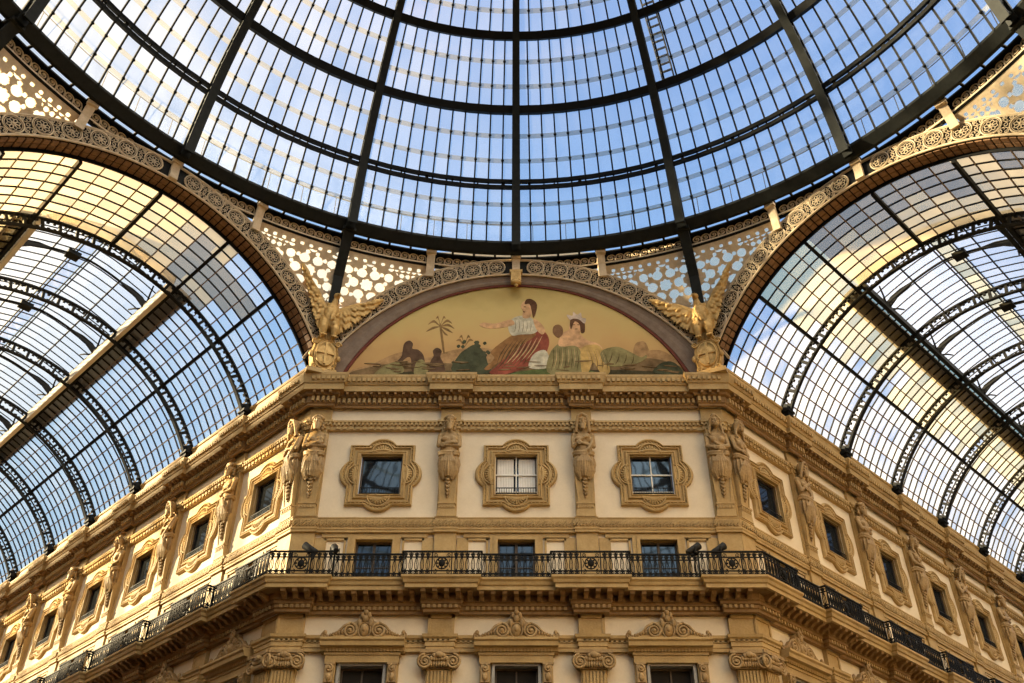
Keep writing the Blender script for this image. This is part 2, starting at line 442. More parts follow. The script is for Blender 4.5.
# back (corner facade)
CORNER_H = (W-7.80)/2
NB = 9
wing_w_t = [W0 + BAY*k for k in range(NB)]
wing_p_t = [P0 + BAY*k for k in range(NB-1)]
BW = [-5.5, 0., 5.5]; BP = [-2.747, 2.747]
facade, resF = make_wall('back', -W, W, K8, K8, BP, [(-W, .91), (W, .91)], BW)
wallL, resL = make_wall('left', -WLEN, 0, 0, K8, [-t for t in wing_p_t], [(0, .91)], [-t for t in wing_w_t])
wallR, resR = make_wall('right', 0, WLEN, K8, 0, wing_p_t, [(0, .91)], wing_w_t)
for root, ps in ((facade, BP), (wallL, [-t for t in wing_p_t]), (wallR, wing_p_t)):
    for c in ps: pier(root, 'pilaster', c, .42)
    for c in (ps if root is facade else [p for p in ps if abs(p) < 25]): capital(root, c, .42)
for root, cs in ((facade, (-W+.455, W-.455)), (wallL, (-.455,)), (wallR, (.455,))):
    for c in cs: pier(root, 'corner_pilaster', c, .455); capital(root, c, .40)

m = MB(); m.box(-3.9, 3.9, .45, .8, 31.2, 33.5); m.build('parapet', 'plaster', facade)
# far walls of the two arms, the side chamfers of the octagon and the paving
def plain_wall(name, x0, x1, loc, rz, zt=25.4):
    sunny = name in ('wall_east', 'wall_right_outer')  # unseen walls coloured for bounce: pale to send warm light, dark to cut it
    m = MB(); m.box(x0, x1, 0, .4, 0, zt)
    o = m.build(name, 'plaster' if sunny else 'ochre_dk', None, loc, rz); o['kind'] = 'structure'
    m = MB()
    for z0, z1, e in ((24.0, 24.6, .2), (24.6, 25.4, .55), (22.95, 23.45, .1), (18.3, 18.95, .12), (15.6, 16.1, .85), (15., 15.6, .25), (13.6, 14.2, .2)): m.box(x0, x1, -e, .1, z0, z1)
    n = max(1, round((x1-x0)/BAY))
    for i in range(n+1):
        u = x0 + (x1-x0)*i/n; m.box(u-.42, u+.42, -.12, .1, 8, 24.1)
    m.build('cornice_and_bands', 'ochre', o)
    m = MB()
    for i in range(n):
        u = x0 + (x1-x0)*(i+.5)/n
        m.box(u-.83, u+.83, -.02, .05, 20., 21.8); m.box(u-.72, u+.72, -.02, .05, 16.1, 18.)
    m.build('dark_panes', 'dark', o)
    return o
C0 = Vector((0, YC, 0))
def octa(k, x, y, z=0.):     # octagon-face frame k: local (x, y from the centre)
    a = R(45*k); return Vector((x*cos(a)-y*sin(a), YC + x*sin(a)+y*cos(a), z)), a
HA = AP*K8      # half of an octagon side
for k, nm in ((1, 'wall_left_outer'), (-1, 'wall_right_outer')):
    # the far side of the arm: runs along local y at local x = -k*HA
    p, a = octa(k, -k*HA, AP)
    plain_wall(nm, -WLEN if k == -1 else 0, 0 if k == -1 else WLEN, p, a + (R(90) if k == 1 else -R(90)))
for k, nm in ((2, 'wall_west'), (-2, 'wall_east'), (4, 'wall_front'), (3, 'wall_front_west'), (-3, 'wall_front_east')):  # walls across the open rear arms are added to cut stray light
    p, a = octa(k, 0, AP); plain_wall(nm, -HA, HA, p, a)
m = MB(); m.box(-75, 75, -40, 80, -.3, 0); fl = m.build('floor', 'floor'); fl['kind'] = 'structure'

# ================================================================== WINDOWS
def lobed(inner=False):
    """quatrefoil outline of the stucco surround, as (angle, r_out, r_in) about the window centre"""
    hw, zb, zt = 1.34, -1.40, 1.38
    cr = .68; cs = [(0, 1.02), (0, -1.0), (.99, .03), (-.99, .03)]
    ix, iz = .86, .92
    angs = set(i*2*pi/144 for i in range(144))
    for x, z in ((hw, zt), (-hw, zt), (hw, zb), (-hw, zb), (ix, iz), (-ix, iz), (ix, -iz), (-ix, -iz)): angs.add(atan2(z, x) % (2*pi))
    out = []
    for t in sorted(angs):
        c, s = cos(t), sin(t)
        r = min(hw/abs(c) if abs(c) > 1e-6 else 99, (zt if s > 0 else -zb)/abs(s) if abs(s) > 1e-6 else 99)
        for x, z in cs:
            b = x*c + z*s; d = b*b - (x*x+z*z-cr*cr)
            if d > 0: r = max(r, b + sqrt(d))
        ri = min(ix/abs(c) if abs(c) > 1e-6 else 99, iz/abs(s) if abs(s) > 1e-6 else 99)
        out.append((t, r, ri))
    return out
def quatrefoil_meshes():
    ol = lobed()
    prof = [(1., .13), (1., .03), (.95, -.03), (.87, -.045), (.80, .03), (.75, .035), (.71, -.02), (.64, -.025), (.58, .05), (.40, .055), (.34, -.02), (.25, -.04), (.20, .0), (.10, .0), (.06, -.05), (.0, -.035), (.0, .30)]
    rows = []
    for s_, y in prof:
        rows.append([((ri + s_*(ro-ri))*cos(t), y, (ri + s_*(ro-ri))*sin(t)) for t, ro, ri in ol])
    m = MB(); m.rings(rows, 0, False)
    # beads along the outer moulding
    acc = 0; last = None
    for t, ro, ri in ol:
        r = ri + .785*(ro-ri); p = (r*cos(t), r*sin(t))
        if last is None or hypot(p[0]-last[0], p[1]-last[1]) > .13:
            m.ball((p[0], .02, p[1]), .038, 6, 4); last = p
    # shell fans in the four lobes
    for ax, (cx, cz) in ((pi/2, (0, .98)), (-pi/2, (0, -.98)), (0, (.9, 0)), (pi, (-.9, 0))):
        for i in range(9):
            a = ax + (i-4)*pi/9.5; r = .34
            m.capsule([(cx+.06*cos(a), .03, cz+.06*sin(a)), (cx+r*cos(a), .01, cz+r*sin(a))], [.02, .05], 6)
        m.tube([(cx+.45*cos(ax+q*pi/16), .0, cz+.45*sin(ax+q*pi/16)) for q in range(-8, 9)], .035, 5)
    sur = m.mesh('surround', 'ochre')
    m = MB(); w, h = .84, .91                     # inner wooden frame
    for x0, x1, z0, z1 in ((-w, -w+.07, -h, h), (w-.07, w, -h, h), (-w, w, h-.07, h), (-w, w, -h, -h+.07)): m.box(x0, x1, .22, .32, z0, z1)
    fr = m.mesh('frame', 'wood')
    m = MB(); m.box(-.025, .025, .2, .29, -h, h); m.box(-w, w, .2, .29, .05, .10); m.box(-w, w, .2, .29, -.72, -.68)
    mu = m.mesh('glazing_bars', 'white_paint')
    m = MB(); m.box(-w, w, .27, .30, -h, h); pa = m.mesh('pane', 'pane')
    m = MB()
    for z in (-.86, -.62): m.box(-.8, .8, .02, .05, z, z+.03)
    for i in range(17): m.box(-.78+i*.0965, -.78+i*.0965+.02, .025, .045, -.86, -.6)
    gr = m.mesh('guard_rail', 'iron')
    m = MB()                                       # curtain with folds
    for x0, x1 in ((-.78, -.10), (.10, .78)):
        rows = []
        for z in (-.88, -.4, .2, .88):
            rows.append([(x0+(x1-x0)*i/24, .262+.008*sin(i*1.7+z), z) for i in range(25)])
        m.rings(rows, 0, True, closed=False)
    cu = m.mesh('curtain', 'curtain')
    return sur, fr, mu, pa, gr, cu
QS = quatrefoil_meshes()
def quatrefoil(label, side, u, curtain=False, bars=True, group=None):
    p, a = wp(side, u, 0.12-.12, 20.89)
    p, a = wp(side, u, .0, 20.89)
    t = thing('quatrefoil_window', label, 'window', p, a, group)
    put('surround', QS[0], t); fr = put('frame', QS[1], t); put('pane', QS[3], fr); put('guard_rail', QS[4], t)
    if bars: put('glazing_bars', QS[2], fr)
    if curtain: put('curtain', QS[5], t)
    return t
def balcony_meshes():
    m = MB(); w, z1 = .72, 18.02
    for x0, x1, a, b in ((-w-.14, -w, 16.1, z1+.12), (w, w+.14, 16.1, z1+.12), (-w, w, z1, z1+.12)): m.box(x0, x1, -.02, .4, a, b)
    ar = m.mesh('architrave', 'ochre')
    m = MB()
    for x0, x1, a, b in ((-w, -w+.08, 16.1, z1), (w-.08, w, 16.1, z1), (-w, w, z1-.08, z1), (-.05, .05, 16.1, z1), (-w, w, 16.1, 16.4)): m.box(x0, x1, .26, .36, a, b)
    for z in (16.95, 17.5): m.box(-w, w, .28, .34, z, z+.03)
    fr = m.mesh('frame', 'wood')
    m = MB(); m.box(-w, w, .31, .34, 16.1, z1); pa = m.mesh('pane', 'pane')
    return ar, fr, pa
BM = balcony_meshes()
def balcony_window(label, side, u, group=None):
    p, a = wp(side, u); t = thing('balcony_window', label, 'window', p, a, group)
    put('architrave', BM[0], t); fr = put('frame', BM[1], t); put('pane', BM[2], fr)
def pediment_meshes():
    m = MB()       # hood: frieze with dentils and a cornice shelf
    m.box(-1.32, 1.32, -.16, .14, 13.20, 13.52)
    m.box(-1.36, 1.36, -.20, .14, 13.46, 13.56)
    for i in range(22): m.box(-1.3+i*.121, -1.3+i*.121+.065, -.27, -.1, 13.56, 13.68)
    m.yprism([(.12, 13.56), (-.24, 13.58), (-.28, 13.70), (-.44, 13.72), (-.46, 13.86), (-.52, 13.92), (-.52, 14.0), (.12, 14.04)], -1.5, 1.5)
    hood = m.mesh('hood_cornice', 'ochre')
    m = MB()       # crest: central cartouche with scrolls trailing to both ends
    poly = [(-1.42, 14.02), (-1.4, 14.12), (-1.0, 14.2), (-.75, 14.42), (-.55, 14.62), (-.32, 14.72), (-.2, 14.95), (0, 15.0), (.2, 14.95), (.32, 14.72), (.55, 14.62), (.75, 14.42), (1.0, 14.2), (1.4, 14.12), (1.42, 14.02)]
    m.prism(poly, -.14, .1)
    for s_ in (-1, 1):
        m.spiral((s_*.52, 14.34), .27, 2.2, .055, 0, pi/2, s_, -.2, 14, 6); m.ball((s_*.52, -.2, 14.34), .09, 8, 6)
        m.tube([(s_*.5, -.17, 14.64), (s_*.75, -.17, 14.52), (s_*.95, -.17, 14.3), (s_*1.25, -.17, 14.14)], [.06, .055, .05, .04], 6)
        m.spiral((s_*1.42, 14.16), .13, 1.6, .04, 0, pi/2, -s_, -.18, 12, 5); m.ball((s_*1.42, -.16, 14.28), (.08, .07, .1), 8, 5)
        for i in range(6): m.ball((s_*(.82+i*.1), -.17, 14.30-.03*i), (.05, .05, .1-.008*i), 6, 5)
        m.ball((s_*.2, -.2, 14.62), (.09, .07, .16), 8, 5); m.ball((s_*.13, -.2, 14.92), (.07, .06, .12), 8, 5)
    m.ball((0, -.2, 14.35), (.18, .12, .25), 10, 7); m.ball((0, -.28, 14.38), (.1, .08, .13), 8, 6); m.ball((0, -.2, 14.78), (.12, .1, .15), 8, 6); m.ball((0, -.2, 15.02), (.1, .08, .1), 8, 6)
    m.tube([(.22*cos(q*pi/8), -.2, 14.35+.29*sin(q*pi/8)) for q in range(16)], .035, 5, closed=True)
    crest = m.mesh('scrolled_crest', 'statue')
    m = MB(); w = .77
    for x0, x1, a, b in ((-w-.1, -w, 9, 13.24), (w, w+.1, 9, 13.24), (-w, w, 13.12, 13.24)): m.box(x0, x1, -.04, .4, a, b)
    fo = m.mesh('outer_frame', 'frame_grey')
    m = MB()
    for s_ in (-1, 1):
        m.box(*sorted((s_*.92, s_*1.3)), -.1, .12, 9., 13.2)
    ja = m.mesh('jamb', 'ochre')
    con = []
    for s_ in (-1, 1):
        m = MB(); m.box(s_*1.11-.15, s_*1.11+.15, -.2, -.08, 12.5, 13.2); m.spiral((s_*1.11, 12.98), .13, 1.7, .04, 0, pi/2, s_, -.22, 12, 5)
        m.ball((s_*1.11, -.22, 12.98), .06, 6, 5); m.ball((s_*1.11, -.2, 12.68), (.1, .07, .16), 8, 5); m.box(s_*1.11-.18, s_*1.11+.18, -.22, -.08, 13.12, 13.2)
        con.append(m.mesh('console', 'statue'))
    m = MB()
    for x0, x1, a, b in ((-w, -w+.07, 9, 13.12), (w-.07, w, 9, 13.12), (-w, w, 13.04, 13.12), (-.03, .03, 9, 13.12)): m.box(x0, x1, .26, .36, a, b)
    fr = m.mesh('sash', 'wood')
    m = MB(); m.box(-w, w, .31, .34, 9., 13.12); pa = m.mesh('pane', 'dark')
    return [('hood_cornice', hood), ('scrolled_crest', crest), ('outer_frame', fo), ('jamb', ja), ('console', con[0]), ('console', con[1]), ('sash', fr), ('pane', pa)]
PM = pediment_meshes()
def pediment_window(label, side, u, group=None):
    p, a = wp(side, u); t = thing('pediment_window', label, 'window', p, a, group)
    for nm, me in PM[:-1]: fr = put(nm, me, t)
    put('pane', PM[-1][1], fr)

quatrefoil('quatrefoil-framed window beside the left end of the corner facade, glass reflecting the blue dome', 'back', -5.5, False, False)
quatrefoil('quatrefoil-framed window with white curtains in the middle of the corner facade', 'back', 0., True)
quatrefoil('quatrefoil-framed dark window with white glazing bars near the right end of the corner facade', 'back', 5.5)
balcony_window('balcony door window behind the railing under the left quatrefoil window of the corner facade', 'back', -5.5)
balcony_window('balcony door window behind the railing under the curtained window', 'back', 0.)
balcony_window('balcony door window behind the railing under the right quatrefoil window of the corner facade', 'back', 5.5)
pediment_window('window under a scroll-crested stone hood, leftmost of three below the facade balcony', 'back', -5.5)
pediment_window('window under a scroll-crested stone hood, middle of three below the facade balcony', 'back', 0.)
pediment_window('window under a scroll-crested stone hood, rightmost of three below the facade balcony', 'back', 5.5)
ORD = ['first', 'second', 'third', 'fourth', 'fifth', 'sixth', 'seventh', 'eighth', 'ninth']
for side, sg, ad in (('left', -1, 'sunlit left'), ('right', 1, 'shaded right')):
    for k in range(7):
        quatrefoil(f'quatrefoil-framed window on the {ad} wing, {ORD[k]} from the corner facade', side, sg*wing_w_t[k], False, False, f'quatrefoil windows of the {side} wing')
    for k in range(7):
        balcony_window(f'balcony door window behind the railing of the {ad} wing, {ORD[k]} from the corner facade', side, sg*wing_w_t[k], f'balcony windows of the {side} wing')
    for k in range(3):
        pediment_window(f'scroll-crested hooded window under the balcony of the {ad} wing, {ORD[k]} from the corner', side, sg*wing_w_t[k], f'hooded windows of the {side} wing')

# ================================================================== CARYATIDS
def hand(m, p, d, s_=1., nrm=Vector((0, -1, 0))):
    """palm, four fingers and a thumb at p pointing along d"""
    p = Vector(p); d = Vector(d).normalized(); x = d.cross(nrm).normalized()
    m.ball(p + d*.07*s_, (.075*s_, .05*s_, .075*s_), 8, 6)
    for i, ln in enumerate((.13, .16, .155, .12)):
        b = p + d*.11*s_ + x*(i-1.5)*.04*s_
        m.capsule([b, b + d*ln*.55*s_, b + d*ln*.9*s_ - nrm*.05*s_], [.021*s_, .02*s_, .016*s_], 6)
    b = p + d*.04*s_ - x*.07*s_
    m.capsule([b, b + d*.07*s_ - x*.03*s_, b + d*.12*s_ - x*.02*s_], [.024*s_, .022*s_, .017*s_], 6)
def figure(kind):
    """draped half figure: head, torso and arms growing out of a gathered skirt; z from the skirt hem up, faces -y"""
    m = MB(); n = 48; rows = []
    # z, half width, half depth, centre y, fold depth
    prof = [(-.02, .24, .18, -.16, .06), (.10, .30, .22, -.18, .20), (.30, .36, .26, -.2, .24), (.62, .42, .30, -.22, .20), (.88, .42, .30, -.22, .12), (1.10, .36, .26, -.21, .03),
            (1.2, .34, .25, -.2, 0), (1.45, .32, .25, -.2, 0), (1.75, .38, .28, -.2, 0), (1.98, .40, .26, -.19, 0), (2.12, .32, .20, -.18, 0), (2.2, .15, .14, -.2, 0), (2.34, .12, .12, -.22, 0)]
    for z, a, b, cy, fo in prof:
        row = []
        for j in range(n):
            t = 2*pi*j/n; f = 1 + fo*cos(11*t + (.6 if kind == 1 else 0)) + fo*.4*cos(5*t)
            row.append((a*f*cos(t), cy + b*f*sin(t), z + (.10*cos(3*t+pi/2*3)*(1 if z < .2 else 0))))
        rows.append(row)
    m.rings(rows, 0, True)
    m.add(rows[0], [tuple(range(n-1, -1, -1))]); m.add(rows[-1], [tuple(range(n))])
    # gathered sash
    for dz, rr in ((1.12, .075), (1.02, .06)):
        m.tube([(.42*cos(2*pi*j/24), -.22+.31*sin(2*pi*j/24), dz+.04*cos(2*pi*j/12)) for j in range(24)], rr, 8, closed=True)
    # long pleats fanning from the knot down the skirt
    for i in range(9):
        a = (i-4)*.23
        m.tube([(.06*sin(a*2), -.52, 1.02), (.28*sin(a*1.6), -.55+.04*abs(a), .66), (.42*sin(a*1.25), -.47+.16*abs(a), .28), (.32*sin(a*1.1), -.38+.12*abs(a), .04)], [.035, .065, .07, .04], 6)
    # chest
    if kind == 1:
        for s_ in (-1, 1): m.ball((s_*.17, -.41, 1.72), (.15, .13, .14), 12, 8)
        m.tube([(-.36, -.36, 1.95), (-.1, -.47, 1.55), (.2, -.47, 1.35), (.38, -.3, 1.3)], .06, 7)
    else:
        for s_ in (-1, 1): m.ball((s_*.17, -.40, 1.76), (.19, .1, .13), 12, 8)
        m.ball((0, -.4, 1.4), (.2, .08, .22), 10, 7)
    # head with face
    hy = -.40; hz = 2.52; hs0 = len(m.v)
    m.ball((0, hy, hz), (.165, .195, .235), 14, 10)
    m.ball((0, hy-.13, hz-.13), (.105, .08, .09), 10, 7)            # jaw
    m.ball((0, hy-.215, hz-.025), (.032, .045, .07), 8, 6)          # nose
    m.tube([(-.11, hy-.175, hz+.055), (0, hy-.2, hz+.06), (.11, hy-.175, hz+.055)], .024, 6)   # brow
    for s_ in (-1, 1):
        m.ball((s_*.065, hy-.178, hz+.02), (.026, .02, .016), 8, 5)     # eyes
        m.ball((s_*.085, hy-.15, hz-.05), (.05, .04, .045), 8, 5)       # cheeks
        m.ball((s_*.17, hy+.0, hz), (.025, .045, .06), 7, 5)            # ears
    m.tube([(-.05, hy-.2, hz-.105), (0, hy-.212, hz-.1), (.05, hy-.2, hz-.105)], .014, 5)      # mouth
    if kind == 0:                                                # bearded, thick curled hair
        for i in range(9):
            a = (i-4)*.3; m.capsule([(.12*sin(a), hy-.14*cos(a)-.03, hz-.14), (.1*sin(a), hy-.16*cos(a)-.02, hz-.30-.05*cos(a))], [.045, .03], 6)
        for i in range(22):
            a = 2*pi*i/22; m.ball((.19*cos(a), hy+.03+.17*sin(a)*.9, hz+.16+.03*sin(a*3)), .062, 7, 5)
        for i in range(12):
            a = pi*i/11; m.ball((.19*cos(a), hy+.10+.05*sin(a), hz-.02-.1*(i % 3)), .07, 7, 5)
        m.ball((0, hy+.02, hz+.2), (.17, .18, .1), 10, 7)
    elif kind == 1:                                              # woman, parted hair falling on the shoulders
        m.ball((0, hy+.05, hz+.09), (.19, .2, .2), 12, 8)
        for s_ in (-1, 1):
            for q in range(3): m.tube([(s_*(.03+.02*q), hy-.16+.05*q, hz+.22), (s_*.17, hy-.1+.05*q, hz+.08), (s_*.2, hy+.03*q, hz-.12), (s_*.25, hy+.02, hz-.36), (s_*.24, hy-.06, hz-.52)], [.04, .055, .055, .05, .03], 7)
        m.ball((0, hy+.05, hz+.3), (.12, .12, .08), 8, 6)
    else:                                                        # hooded elder
        m.ball((0, hy+.06, hz+.07), (.21, .21, .24), 12, 8)
        m.tube([(-.24, hy+.02, hz-.42), (-.21, hy-.08, hz-.05), (-.15, hy-.13, hz+.17), (0, hy-.16, hz+.25), (.15, hy-.13, hz+.17), (.21, hy-.08, hz-.05), (.24, hy+.02, hz-.42)], .065, 8)
        for i in range(7):
            a = (i-3)*.32; m.capsule([(.11*sin(a), hy-.14*cos(a)-.03, hz-.14), (.07*sin(a), hy-.16*cos(a)-.02, hz-.34)], [.042, .026], 6)
    for q in range(hs0, len(m.v)):
        v_ = Vector(m.v[q]); c_ = Vector((0, hy+.12, 2.30)); m.v[q] = tuple(c_ + (v_-c_)*1.2)
    # shoulders and arms
    for s_ in (-1, 1): m.ball((s_*.38, -.2, 1.98), (.14, .16, .15), 10, 7)
    if kind == 1:        # forearms laid one over the other at the waist
        for s_, zz in ((-1, 1.22), (1, 1.30)):
            e = Vector((s_*.46, -.34, 1.45)); h = Vector((-s_*.02, -.58, zz))
            m.capsule([(s_*.41, -.2, 1.96), e], [.115, .09], 9); m.capsule([e, h], [.10, .065], 9); hand(m, h, (-s_, -.05, .05), 1.05)
    elif kind == 0:      # arms crossed on the chest
        for s_, zz, yy in ((-1, 1.52, -.56), (1, 1.42, -.50)):
            e = Vector((s_*.46, -.38, 1.44)); h = Vector((-s_*.12, yy, zz))
            m.capsule([(s_*.41, -.2, 1.98), e], [.12, .095], 9); m.capsule([e, h], [.095, .065], 9); hand(m, h, (-s_, .05, .25), 1.1)
    else:                # one hand on the breast, the other holding the mantle lower down
        for s_, hz_, hx in ((-1, 1.78, -.02), (1, 1.50, .0)):
            e = Vector((s_*.45, -.38, 1.40)); h = Vector((hx - s_*.06, -.54, hz_))
            m.capsule([(s_*.41, -.2, 1.97), e], [.12, .095], 9); m.capsule([e, h], [.095, .065], 9); hand(m, h, (-s_, 0, .45), 1.1)
        m.tube([(.44, -.3, 1.95), (.36, -.45, 1.5), (.2, -.52, 1.2), (-.2, -.52, 1.05)], [.08, .09, .09, .05], 8)
    return remeshed('figure', m, 'statue', .02)
FIG = [figure(k) for k in range(3)]
def shaft_meshes():
    m = MB()
    def tap(z0, z1, w0, w1, y0, y1):
        m.add([(-w0, y0, z0), (w0, y0, z0), (w0, .05, z0), (-w0, .05, z0), (-w1, y1, z1), (w1, y1, z1), (w1, .05, z1), (-w1, .05, z1)],
              [(0,3,2,1),(4,5,6,7),(0,1,5,4),(1,2,6,5),(2,3,7,6),(3,0,4,7)])
    tap(.60, 2.0, .27, .37, -.10, -.22)
    tap(2.0, 4.1, .36, .36, -.10, -.10)
    for s_ in (-1, 1):
        m.add([(s_*.27-.03, -.13, .62), (s_*.27+.03, -.13, .62), (s_*.36+.03, -.25, 1.9), (s_*.36-.03, -.25, 1.9), (s_*.27-.03, -.05, .62), (s_*.27+.03, -.05, .62), (s_*.36+.03, -.1, 1.9), (s_*.36-.03, -.1, 1.9)],
              [(0,1,2,3),(0,3,7,4),(1,5,6,2),(3,2,6,7),(0,4,5,1)])
    sh = m.mesh('tapered_shaft', 'ochre')
    m = MB(); m.add([(-.40, -.14, 0), (.40, -.14, 0), (.40, .05, 0), (-.40, .05, 0), (-.33, -.14, .35), (.33, -.14, .35), (.33, .05, .35), (-.33, .05, .35)],
              [(0,3,2,1),(4,5,6,7),(0,1,5,4),(1,2,6,5),(2,3,7,6),(3,0,4,7)])
    m.box(-.33, .33, -.16, .05, .35, .56); m.box(-.36, .36, -.19, .05, .52, .60)
    for i in range(5): m.box(-.26+i*.12, -.26+i*.12+.05, -.19, -.15, .38, .48)
    ba = m.mesh('base_block', 'ochre')
    m = MB()
    for i in range(5):
        z = 1.62 - i*.155; w = .11 - i*.015
        m.ball((-.05, -.24+i*.02, z), (w*.75, .06, .07), 8, 5); m.ball((.05, -.24+i*.02, z-.02), (w*.75, .06, .07), 8, 5); m.ball((0, -.27+i*.02, z-.07), (w*.8, .06, .07), 8, 5)
    m.ball((0, -.16, .84), (.035, .035, .06), 6, 5)
    ga = m.mesh('garland', 'statue')
    return sh, ba, ga
SM = shaft_meshes()
def caryatid(label, side, u, kind, group=None):
    p, a = wp(side, u, 0., 18.95)
    t = thing('caryatid_statue', label, 'statue', p, a, group)
    o = put('figure', FIG[kind], t); o.location = (0, -.05, 1.62); o.scale = (.94, .84, 1.)
    sh = put('tapered_shaft', SM[0], t); put('base_block', SM[1], t); put('garland', SM[2], sh)
    return t
caryatid('bearded stone caryatid with crossed arms, between the left and curtained facade windows', 'back', -2.747, 0)
caryatid('hooded stone caryatid hugging its mantle, between the curtained and right facade windows', 'back', 2.747, 2)
caryatid('bearded stone caryatid on the facade side of the sunlit corner pier', 'back', -W+.47, 0)
caryatid('long-haired female stone caryatid on the facade side of the shaded corner pier', 'back', W-.47, 1)
caryatid('stone caryatid on the wing side of the sunlit corner pier, beside the bearded one', 'left', -.47, 2)
caryatid('stone caryatid on the wing side of the shaded corner pier, beside the long-haired one', 'right', .47, 1)
for side, sg, ad in (('left', -1, 'sunlit left'), ('right', 1, 'shaded right')):
    for k in range(7):
        caryatid(f'stone caryatid on the {ad} wing, {ORD[k]} one between windows counting from the corner', side, sg*wing_p_t[k], (0, 2, 1, 0, 2, 1, 0)[k] if sg < 0 else (2, 0, 1, 2, 0, 1, 2)[k], f'caryatids of the {side} wing')

# ================================================================== BALCONY RAILING AND FLOODLIGHTS
def baluster_mesh():
    m = MB()
    for s_ in (-1, 1):
        m.tube([(s_*.015, 0, .16), (s_*.055, 0, .26), (s_*.065, 0, .42), (s_*.04, 0, .58), (s_*.015, 0, .68)], .020, 4)
        m.spiral((s_*.05, .09), .055, 1.3, .024, 0, pi/2, s_, 0, 8, 4, .3)
    m.tube([(.05*cos(q*pi/5), 0, .78+.06*sin(q*pi/5)) for q in range(10)], .025, 4, closed=True)
    m.tube([(0, 0, .0), (0, 0, .88)], .015, 4)
    for s_ in (-1, 1): m.spiral((s_*.06, .80), .05, 1.2, .02, 0, -pi/2, -s_, 0, 8, 4, .3)
    m.ball((0, 0, .68), .028, 6, 4); m.ball((0, 0, .16), .028, 6, 4); m.ball((0, 0, .45), .022, 6, 4)
    return m.mesh('baluster', 'iron')
def medallion_mesh():
    m = MB(); w = .36
    for x in (-w, w): m.box(x-.02, x+.02, -.02, .02, 0, .88)
    m.tube([(.22*cos(q*pi/10), 0, .45+.22*sin(q*pi/10)) for q in range(20)], .025, 5, closed=True)
    m.ball((0, -.02, .45), (.13, .05, .15), 10, 7)
    for i in range(8): a = i*pi/4; m.ball((.17*cos(a), 0, .45+.17*sin(a)), .035, 6, 4)
    for sx in (-1, 1):
        for z, s_ in ((.13, 1), (.77, -1)): m.spiral((sx*.25, z), .09, 1.6, .018, 0, pi/2*s_, sx*s_, 0, 10, 4)
        m.tube([(sx*.30, 0, .28), (sx*.25, 0, .45), (sx*.30, 0, .62)], .018, 4)
    return m.mesh('medallion', 'iron')
BAL = baluster_mesh(); MED = medallion_mesh()
def railing(label, pts, group, med=None, ends=(True, True)):
    """pts: plan polyline in world xy"""
    base = Vector((pts[0][0], pts[0][1], 16.12))
    t = thing('balcony_railing', label, 'railing', base, 0., group)
    loc = [Vector((x, y, 0)) - Vector((base.x, base.y, 0)) for x, y in pts]
    mt, mbm, mm = MB(), MB(), MB()
    for a, b in zip(loc, loc[1:]):
        ex = (b-a).normalized()*.02
        for mbx, z, w, h in ((mt, .91, .08, .055), (mbm, .015, .06, .04)):
            mbx.beam(a-ex+Vector((0,0,z)), b+ex+Vector((0,0,z)), w, h)
        for z in (.69, .155): mm.beam(a+Vector((0,0,z)), b+Vector((0,0,z)), .03, .045)
    mt.build('top_rail', 'iron', t); mbm.build('bottom_rail', 'iron', t); mm.build('middle_rails', 'iron', t)
    for i, flag in ((0, ends[0]), (-1, ends[1])):
        if flag:
            m = MB(); p = loc[i]; m.tube([p, p+Vector((0,0,.94))], .028, 6); m.ball(p+Vector((0,0,.96)), .04, 6, 4); m.build('post', 'pipe', t)
    for si, (a, b) in enumerate(zip(loc, loc[1:])):
        d = b-a; ln = d.length; ang = atan2(d.y, d.x); n = max(1, round(ln/.21))
        mp = med[si] if med else None
        for i in range(n):
            s_ = (i+.5)/n*ln
            if mp is not None and abs(s_-mp) < .4: continue
            o = put('baluster', BAL, t, a + d.normalized()*s_, ang)
        if mp is not None: put('medallion', MED, t, a + d.normalized()*mp, ang)
EM, EP = .78, 1.03
HB = .58 + .88      # half width of the stepped-out slab at its edge
def rp(side, u, e): p, a = wp(side, u, -e); return (p.x, p.y)
GR = 'iron balcony railing sections'
xs_c = W - .91 - .16 - .88
for side_, seg, lab in (('back', (-xs_c, -2.747-HB), 'straight black iron railing section under the left quatrefoil window of the corner facade'),
                        ('back', (-2.747+HB, 2.747-HB), 'straight black iron railing section under the curtained window'),
                        ('back', (2.747+HB, xs_c), 'straight black iron railing section under the right quatrefoil window of the corner facade')):
    railing(lab, [rp('back', seg[0], EM), rp('back', seg[1], EM)], GR)
for c, lab in ((-2.747, 'black iron railing section stepping out below the crossed-arm bearded caryatid'), (2.747, 'black iron railing section stepping out below the hooded caryatid')):
    railing(lab, [rp('back', c-HB, EM), rp('back', c-HB, EP), rp('back', c+HB, EP), rp('back', c+HB, EM)], GR, [None, HB, None])
for sg, side, lab in ((-1, 'left', 'black iron railing section wrapping the corner beside the sunlit wing'), (1, 'right', 'black iron railing section wrapping the corner beside the shaded wing')):
    cu = W + EP*K8; ut = .91 + .16 + .88
    pts = [rp('back', sg*xs_c, EM), rp('back', sg*xs_c, EP), rp('back', sg*cu, EP), rp(side, sg*ut, EP), rp(side, sg*ut, EM)]
    railing(lab, pts, GR, [None, (cu-xs_c)*.5, (ut+EP*K8)*.55, None])
